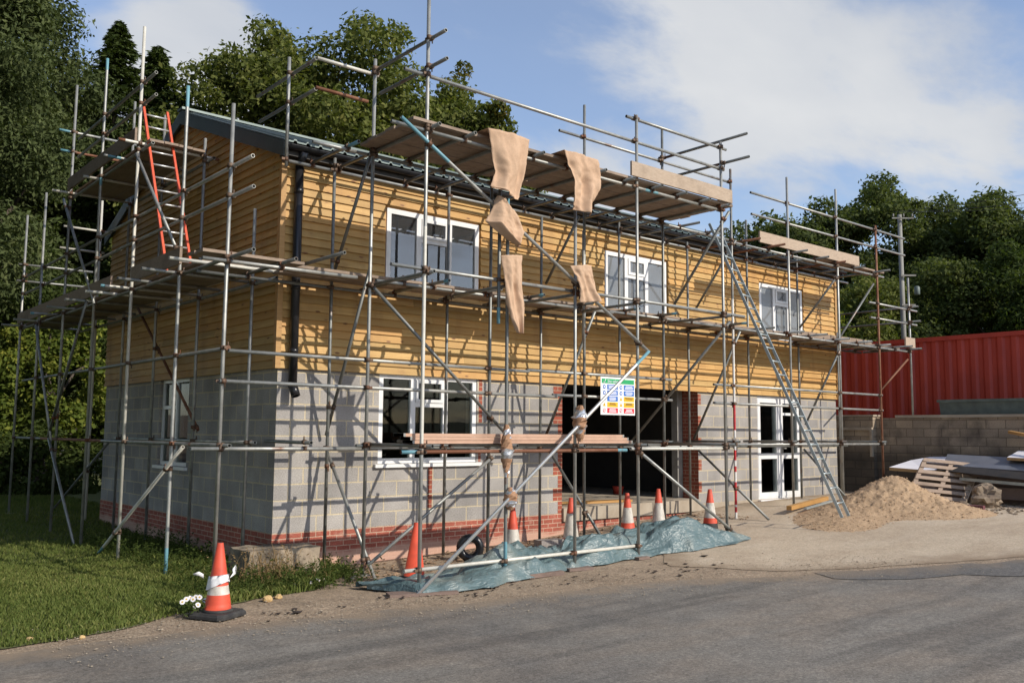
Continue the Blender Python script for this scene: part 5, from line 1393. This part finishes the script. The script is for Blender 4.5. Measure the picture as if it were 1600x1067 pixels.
for k, (px_, py_, lab) in enumerate(((1600, 293, 'top one of three wires running from the pole to the right'), (1600, 306, 'middle one of three wires above the trees'), (1600, 313, 'lowest of three wires above the trees'))):
    d = cdir(px_, py_); a = V((pb.x, pb.y, 9.68)) + sd2*(-.3, .08, .40)[k] - V((.1, .12, 0)); e0 = CAM + d*(34/math.hypot(d.x, d.y)); far = a + (e0 - a)*2.2
    mb = MB(); prev = None
    for i in range(25):
        t = i/24; p = a + (far - a)*t + V((0, 0, -.35*math.sin(PI*t) + .34*math.sin(PI*.4545)*t/ .4545 if False else -.25*math.sin(PI*t)))
        if prev is not None: mb.tube(prev, p, .009, 5, hollow=False)
        prev = p
    tag(mb.build('overhead_wire', MAT['wire']), lab, 'wire', 'overhead wires')
# inside the doorway
stick('plank', (5.7, .55, .125), (7.6, .30, .125), .09, .022, MAT['timber_new'], 'plank lying on the slab inside the open doorway', 'plank')
mb = MB(); mb.tube((5.75, 1.3, .1), (5.75, 1.3, 1.35), .012, 6); mb.tube((6.5, 1.6, .1), (6.1, 1.5, 1.5), .02, 6); mb.tube((6.9, 1.7, .1), (6.6, 1.6, 1.5), .02, 6); mb.tube((6.05, 1.45, 1.5), (6.7, 1.7, 1.5), .02, 6)
tag(mb.build('trestle', MAT['grey_steel']), 'thin metal trestle standing in the dark doorway', 'trestle')
mb = MB(); mb.lathe([(.10, 0), (.12, .14), (.13, .17), (.115, .17), (.09, .03)], (9.0, 1.9, .10), 16); tag(mb.build('bucket', MAT['container']), 'small red bucket just inside the doorway', 'bucket')
# ------------------------------------------------------------------ trees and plants
def leaf_cloud(centers, radii, n, size, rng, squash=.8, out_bias=.5, droop=0., asp=.55, fill=.45):
    """n leaf quads spread through the outer part of many clumps; returns (n*4, 3)"""
    centers = np.asarray(centers, float); radii = np.asarray(radii, float)
    pr = radii**2; pr /= pr.sum()
    idx = rng.choice(len(centers), n, p=pr)
    d = rng.normal(size=(n, 3)); d /= np.linalg.norm(d, axis=1)[:, None]
    rad = radii[idx]*(1 - fill*rng.random(n)**1.6)*(1 + .16*rng.normal(size=n))
    pos = centers[idx] + d*rad[:, None]*np.array([1, 1, squash])
    nrm = d*out_bias + rng.normal(size=(n, 3))*.55 + np.array([0, 0, .35]); nrm /= np.linalg.norm(nrm, axis=1)[:, None]
    t = rng.normal(size=(n, 3)); t[:, 2] -= droop; t -= nrm*np.sum(t*nrm, axis=1)[:, None]; t /= np.linalg.norm(t, axis=1)[:, None]
    b = np.cross(nrm, t); s = size*rng.uniform(.6, 1.4, n)[:, None]
    vs = np.empty((n, 4, 3)); vs[:, 0] = pos - t*s; vs[:, 1] = pos + b*s*asp; vs[:, 2] = pos + t*s; vs[:, 3] = pos - b*s*asp
    return vs.reshape(-1, 3)
def limb(mb, p, q, r0, r1, wob, rng, k=6):
    p, q = V(p), V(q); prev = p
    for i in range(1, k+1):
        t = i/k; c = p.lerp(q, t) + V(rng.normal(size=3))*wob*(1 if i < k else 0)
        mb.tube(prev, c, r0 + (r1-r0)*(i-1)/k, 8, hollow=False, r2=r0 + (r1-r0)*t); prev = c
def tree(name, label, base, z_top, rad, n, size, mat, seed, z_bot=None, clumps=34, cr=(.16, .30), group='trees round the site', fill=.45, mat2=None, frac2=0, squash=.8, droop=0., shape=1.0, trunk_r=.28, asp=.55, edge=.9, cat='tree', skew=None):
    rng = np.random.default_rng(seed); base = V(base); H = z_top - base.z
    zb = z_bot if z_bot is not None else base.z + H*.28
    root = thing(name, label, cat, tuple(base), group)
    cz_ = (z_top + zb)/2; hz = (z_top - zb)/2
    C, R = [], []
    for i in range(clumps):
        while True:
            d = rng.normal(size=3); d /= np.linalg.norm(d)
            k = edge*rng.uniform(.35, 1.0)**.5
            p = np.array([d[0]*rad*k, d[1]*rad*k, d[2]*hz*k])
            break
        r = rad*rng.uniform(*cr)
        # keep clump inside the top
        top = min(1, (z_top - r*squash*.8 - (cz_ + p[2])))
        if top < 0: p[2] += top
        C.append((base.x + p[0] + (skew[0]*p[2]/hz if skew else 0), base.y + p[1] + (skew[1]*p[2]/hz if skew else 0), cz_ + p[2]*shape)); R.append(r)
    # a clump at the very top and some small ragged ones round the outline
    C.append((base.x, base.y, z_top - rad*.2*squash)); R.append(rad*.22)
    for i in range(clumps):
        j = rng.integers(0, clumps); d = rng.normal(size=3); d /= np.linalg.norm(d)
        c = np.array(C[j]) + d*R[j]*1.05*np.array([1, 1, squash]); r = R[j]*rng.uniform(.3, .55)
        if c[2] + r*squash > z_top + .3: c[2] = z_top + .3 - r*squash
        C.append(tuple(c)); R.append(r)
    if mat2:
        k = int(n*frac2); vs = np.concatenate([leaf_cloud(C, R, n-k, size, rng, squash, droop=droop, asp=asp), leaf_cloud(C[-clumps//2:], R[-clumps//2:], k, size, rng, squash, droop=droop, asp=asp)])
        mi = np.zeros(n); mi[n-k:] = 1; me = np_mesh('crown', vs, 4, [mat, mat2], mi)
    else: me = np_mesh('crown', leaf_cloud(C, R, n, size, rng, squash, droop=droop, asp=asp, fill=fill), 4, [mat])
    link('crown', me, root)
    mb = MB(); topc = V((base.x, base.y, zb + (z_top - zb)*.55))
    limb(mb, base - V((0, 0, .3)), topc, trunk_r, trunk_r*.35, .08, rng, 7)
    for i in range(min(clumps, 14)):
        c = V(C[i]); t = rng.uniform(.35, .9); s = base.lerp(topc, t); limb(mb, s, c, trunk_r*(1-t)*.6 + .04, .02, .12, rng, 4)
    mb.build('trunk', MAT['bark'], root)
    return root
def P_(az, d, z0): p = at(az, d, z0); return (p.x, p.y, z0)
def tz_(az, d, tan): return CAM.z + d*tan

# oaks behind the roof
OK_ = dict(z_bot=1.5, cr=(.20, .33), trunk_r=.34)
tree('oak_tree', 'oak left of the tall corner uprights, its round crown top left of centre', P_(24.4, 37, .8), tz_(24.6, 37, .452), 4.2, 66000, .112, MAT['oak'], 41, clumps=70, **OK_)
tree('oak_tree', 'tall oak with a domed crown behind the two tallest corner uprights', P_(30.4, 36, .8), tz_(30, 36, .470), 4.4, 76000, .112, MAT['oak'], 42, clumps=76, **OK_)
tree('oak_tree', 'oak with a yellowing tip behind the top scaffold deck', P_(36.4, 37, .8), tz_(37.2, 37, .398), 3.7, 56000, .112, MAT['oak'], 43, clumps=60, mat2=MAT['oak_gold'], frac2=.08, **OK_)
tree('oak_tree', 'low oak crown filling the gap behind the roof ridge left of the tall oak', P_(20.9, 34, .8), tz_(21, 34, .375), 2.8, 30000, .09, MAT['oak'], 44, z_bot=1.5, clumps=44, cr=(.22, .36))
tree('oak_tree', 'oak filling the gap between the domed crown and the yellow-tipped oak', P_(33.6, 39, .8), tz_(33.6, 39, .415), 3.4, 44000, .112, MAT['oak'], 48, clumps=52, **OK_)
tree('yellowing_tree', 'slim tree with a golden top between the oak and the deck', P_(37.0, 42, .8), tz_(37.0, 42, .423), 1.9, 14000, .095, MAT['oak_gold'], 45, z_bot=5, clumps=30, cr=(.22, .38), squash=1.1)
tree('oak_tree', 'small outlying oak crown behind the hanging cloths', P_(39.8, 35, .8), tz_(39.6, 35, .358), 2.1, 18000, .09, MAT['oak'], 46, z_bot=2, clumps=34, cr=(.22, .36))
tree('hazel_tree', 'pale green low tree glimpsed under the top deck behind the roof', P_(34.5, 28, .6), tz_(34, 28, .26), 3.0, 22000, .075, MAT['oak_gold'], 47, z_bot=2, clumps=30, cr=(.24, .4))

# conifers
def conifer(label, base, z_top, rad, seed, n=34000):
    rng = np.random.default_rng(seed); base = V(base); root = thing('conifer_tree', label, 'conifer', tuple(base), 'conifers behind the gable')
    vs = []; H = z_top - base.z; nb = 620; per = max(20, n//nb)
    for i in range(nb):
        t = ((i + rng.random())/nb)**.9; z = base.z + H*(.10 + .90*t); Lb = rad*(1 - t)**.75*rng.uniform(.62, 1.15) + .06; a = rng.uniform(0, 2*PI)
        u = rng.random(per)**.65; dr = np.array([math.cos(a), math.sin(a)]); sd = np.array([-dr[1], dr[0]])
        lat = rng.normal(size=per)*(.05 + .20*Lb*(1.05 - u)*u)
        pos = np.stack([base.x + dr[0]*Lb*u + sd[0]*lat, base.y + dr[1]*Lb*u + sd[1]*lat, z + .10*Lb - .42*Lb*u + .20*Lb*u**2 - .3*np.abs(lat)], 1) + rng.normal(size=(per, 3))*.045
        tdir = np.stack([dr[0] + sd[0]*np.sign(lat)*.7, dr[1] + sd[1]*np.sign(lat)*.7, np.full(per, -.35)], 1) + rng.normal(size=(per, 3))*.3; tdir /= np.linalg.norm(tdir, axis=1)[:, None]
        nn_ = rng.normal(size=(per, 3))*.5 + np.array([0, 0, 1]); b = np.cross(tdir, nn_); b /= np.linalg.norm(b, axis=1)[:, None]; s = rng.uniform(.07, .20, per)[:, None]
        q = np.empty((per, 4, 3)); q[:, 0] = pos - tdir*s; q[:, 1] = pos + b*s*.3; q[:, 2] = pos + tdir*s; q[:, 3] = pos - b*s*.3; vs.append(q.reshape(-1, 3))
    link('crown', np_mesh('crown', np.concatenate(vs), 4, [MAT['conifer']]), root)
    mb = MB(); mb.tube(base - V((0, 0, .3)), V((base.x, base.y, z_top - .3)), .26, 8, hollow=False, r2=.03); mb.build('trunk', MAT['bark'], root)
conifer('dark conifer with a narrow tip beside the big broadleaf tree', P_(15.8, 37, .8), tz_(15.8, 37, .424), 4.6, 51)
conifer('broader conifer between the narrow conifer and the oaks', P_(18.0, 38, .8), tz_(18, 38, .404), 5.0, 52)
conifer('short conifer low behind the orange ladder', P_(19.6, 36, .8), tz_(19.6, 36, .350), 4.2, 53, 26000)

# big broadleaf on the left and its neighbours
tree('cherry_tree', 'very large dark broadleaf tree with a few red leaves filling the left edge', P_(6.9, 36, .5), 21.5, 5.2, 200000, .098, MAT['cherry'], 61, fill=.7, z_bot=3.0, clumps=120, cr=(.15, .25), droop=1.0, asp=.42, trunk_r=.4)
tree('cherry_tree', 'dark broadleaf tree low behind the gable scaffold', P_(13.4, 38, .5), 14.5, 4.8, 80000, .11, MAT['cherry'], 62, z_bot=1.0, clumps=56, cr=(.18, .3), droop=.8, asp=.45)
tree('cherry_tree', 'dark broadleaf tree at the left edge nearest the lawn', P_(5.6, 29, .3), 15.0, 4.0, 60000, .078, MAT['cherry'], 63, z_bot=2.6, clumps=60, cr=(.17, .28), droop=1.0, asp=.42)
tree('oak_tree', 'dense dark tree deep in the wood behind the gable scaffold', P_(12.3, 46, .5), 17.5, 6.6, 70000, .17, MAT['dark_oak'], 67, fill=.8, z_bot=.5, clumps=70, cr=(.2, .34), trunk_r=.35)
# shrubs at the back of the lawn
for i, (az, d, lab) in enumerate(((7.4, 28.0, 'low bramble at the foot of the shrubs, cut by the left picture edge'), (10.2, 28.4, 'low bramble at the foot of the shrubs, middle of three'), (13.2, 28.0, 'low bramble beside the rear corner of the gable'))):
    tree('bramble', lab, P_(az, d, -.35), 1.5, 1.7, 9000, .065, MAT['ivy'], 170 + i, z_bot=-.9, clumps=30, cr=(.2, .36), group='brambles behind the lawn', trunk_r=.03, cat='bramble')
for i, (az, d, zt, r, lab) in enumerate(((9.0, 29.5, 4.2, 1.7, 'yellow-green shrub at the far left behind the lawn'), (11.3, 30.0, 4.4, 1.6, 'rounded yellow-green shrub second from the left behind the lawn'), (13.7, 29.5, 5.2, 1.7, 'tall leafy shrub touching the rear corner of the gable'), (6.6, 29, 4.4, 1.7, 'shrub cut by the left picture edge'))):
    tree('shrub', lab, P_(az, d, g(*P_(az, d, 0)[:2]) - .05), zt, r, 11000, .078, MAT['shrub'], 70 + i, z_bot=.2, clumps=30, cr=(.15, .34), group='shrubs behind the lawn', trunk_r=.06, cat='shrub')
tree('ivy_thicket', 'dark ivy thicket behind the shrubs at the end of the lawn', P_(11.2, 36, .4), 8.5, 5.6, 70000, .075, MAT['ivy'], 75, z_bot=.2, clumps=70, cr=(.18, .3), group='shrubs behind the lawn', trunk_r=.1, cat='thicket')
# unseen trees continuing the wood, added to cut skylight on the gable
for i, (x, y, zt, r, lab) in enumerate(((-11.5, -4.6, 19, 4.6, 'unseen broadleaf tree by the road, nearest the viewer, added to darken the gable'), (-9.6, 1.0, 22, 4.7, 'unseen broadleaf tree next along from the roadside tree, added to darken the gable'), (-9.4, 7.5, 23, 4.8, 'unseen broadleaf tree halfway along the lawn, added to darken the gable'), (-8.8, 14.0, 23, 4.3, 'unseen broadleaf tree at the far left lawn corner, added to darken the gable'))):
    tree('cherry_tree', lab, (x, y, g(x, y)), zt, r, 26000, .25, MAT['cherry'], 264 + i, z_bot=.8, clumps=44, cr=(.22, .36), asp=.5, droop=.6)

# trees beyond the container
for i, (az, d, tan, r, mat, n, lab) in enumerate((
    (56.4, 52, .238, 4.0, 'dark_oak', 42000, 'dark tree low behind the right end of the roof'),
    (59.6, 50, .252, 4.0, 'dark_oak', 42000, 'dark round tree behind the right-hand guard rails'),
    (63.0, 52, .272, 4.2, 'dark_oak', 52000, 'tallest dark tree on the right, behind the telegraph pole'),
    (66.3, 54, .244, 4.2, 'dark_oak', 46000, 'dark tree right of the telegraph pole'),
    (69.0, 52, .242, 4.2, 'dark_oak', 46000, 'dark tree under the overhead wires near the right edge'),
    (72.3, 50, .218, 4.2, 'dark_oak', 40000, 'dark tree cut by the right picture edge'))):
    tree('oak_tree', lab, P_(az, d, 1.6), tz_(az, d, tan), r, n, .12, MAT[mat], 80 + i, z_bot=2.0, clumps=64, cr=(.18, .30), group='trees beyond the container')
for i, (az, d, zt, r, mat, lab) in enumerate((
    (58.0, 38, 7.2, 2.6, 'shrub', 'yellow-green bush behind the end of the middle deck'), (62.0, 40, 8.0, 2.8, 'oak', 'green bush at the foot of the telegraph pole'),
    (65.8, 42, 9.0, 3.0, 'dark_oak', 'dark bush hanging over the container'), (69.3, 41, 9.4, 3.0, 'ivy', 'ivy-clad bush over the right half of the container'), (72.6, 40, 8.6, 3.0, 'ivy', 'ivy-clad bush at the right picture edge'), (55.0, 40, 7.0, 2.8, 'ivy', 'dark bush just past the roof end'))):
    tree('bush', lab, P_(az, d, 1.5), zt, r, 28000, .085, MAT[mat], 90 + i, z_bot=1.2, clumps=50, cr=(.20, .34), group='bushes behind the container', trunk_r=.1, cat='bush')

# weeds at the foot of the gable, dry stems by the pad, daisies
def sprigs(n, f, seed, hr, size, mats, name, lean=.35, leaves=9, label=None):
    rng = np.random.default_rng(seed); vs = []; mi = []
    for _ in range(n):
        x, y = f(rng); z = g(x, y) + .01; h = rng.uniform(*hr); l = rng.normal(size=2)*lean*h
        w_ = .004; a = rng.uniform(0, PI); dx, dy = w_*math.cos(a), w_*math.sin(a)
        vs += [(x-dx, y-dy, z), (x+dx, y+dy, z), (x+l[0]+dx*.4, y+l[1]+dy*.4, z+h), (x+l[0]-dx*.4, y+l[1]-dy*.4, z+h)]; mi.append(1)
        for k in range(leaves):
            t = rng.uniform(.15, 1); p = np.array([x + l[0]*t, y + l[1]*t, z + h*t]); d = rng.normal(size=3); d[2] = abs(d[2])*.5; d /= np.linalg.norm(d); b = np.cross(d, rng.normal(size=3)); b /= np.linalg.norm(b); s = size*rng.uniform(.6, 1.4)
            vs += [tuple(p), tuple(p + d*s + b*s*.38), tuple(p + d*s*2), tuple(p + d*s - b*s*.38)]; mi.append(0)
    return np_mesh(name, np.array(vs), 4, mats, np.array(mi))
tag(link('weeds', sprigs(800, lambda r: (r.uniform(-1.3, -.06), r.uniform(-.6, 4.5)) if r.random() < .6 else (r.uniform(-1.6, .7), r.uniform(-1.7, -.7)), 5, (.10, .32), .024, [MAT['weed'], MAT['weed']], 'weeds')), 'leafy weeds along the foot of the gable and the concrete pad', 'weeds', kind='stuff')
tag(link('dry_weeds', sprigs(170, lambda r: (r.normal(-.45, .28), r.normal(-.95, .18)), 6, (.2, .5), .016, [MAT['dry'], MAT['dry']], 'dry_weeds', .3, 6)), 'brown dry weed stems in front of the concrete pad', 'weeds', kind='stuff')
def daisies(spots, label, h, r_, seed):
    rng = random.Random(seed); c = spots[0]; root = thing('daisy_plant', label, 'daisies', (c[0], c[1], g(*c)))
    mb = MB(); mb2 = MB()
    for (x, y) in spots:
        z = g(x, y); hh = h*rng.uniform(.6, 1.1); tx, ty = x + rng.uniform(-.03, .03), y + rng.uniform(-.03, .03)
        sb = MB(); sb.tube((x, y, z), (tx, ty, z + hh), .0025, 5, hollow=False)
        nrm = V((-.35 + rng.uniform(-.3, .3), -.85, .40 + rng.uniform(-.2, .3))).normalized(); a = nrm.orthogonal().normalized(); b = nrm.cross(a); c0 = V((tx, ty, z + hh))
        fb = MB()
        for k in range(11):
            an = 2*PI*k/11; d = a*math.cos(an) + b*math.sin(an); s = nrm.cross(d)
            fb.add([c0 + d*.005, c0 + d*r_*.7 + s*r_*.24, c0 + d*r_, c0 + d*r_*.7 - s*r_*.24], [(0, 1, 2, 3)])
        vs = [c0 + nrm*.004 + (a*math.cos(2*PI*k/10) + b*math.sin(2*PI*k/10))*r_*.3 for k in range(10)]; fb.add(vs, [tuple(range(10))], 1)
        fl = fb.build('flower', [MAT['petal'], MAT['daisy_eye']], root); sb.build('stem', MAT['weed'], fl)
    for k in range(120):
        x, y = rng.choice(spots); x += rng.uniform(-.1, .1); y += rng.uniform(-.08, .08); z = g(x, y) + rng.uniform(.02, h*.7); d = V((rng.uniform(-1, 1), rng.uniform(-1, 1), rng.uniform(0, 1))).normalized(); s = d.orthogonal().normalized(); l = .03
        mb2.add([(x, y, z), V((x, y, z)) + d*l + s*.008, V((x, y, z)) + d*l*2, V((x, y, z)) + d*l - s*.008], [(0, 1, 2, 3)])
    mb2.build('leaves', MAT['weed'], root)
daisies([(-1.99, -2.34), (-2.05, -2.30), (-2.08, -2.36), (-1.97, -2.42), (-1.93, -2.36), (-2.02, -2.44), (-1.96, -2.48), (-1.82, -2.22), (-2.00, -2.27)], 'white daisies growing beside the cone at the lawn edge', .19, .030, 2)
daisies([(-.35, -1.55), (-.27, -1.52), (-.22, -1.58), (-.12, -1.53), (-.05, -1.48), (.02, -1.5), (.06, -1.45), (-.4, -1.48)], 'small white daisies in the grass in front of the concrete pad', .11, .018, 4)
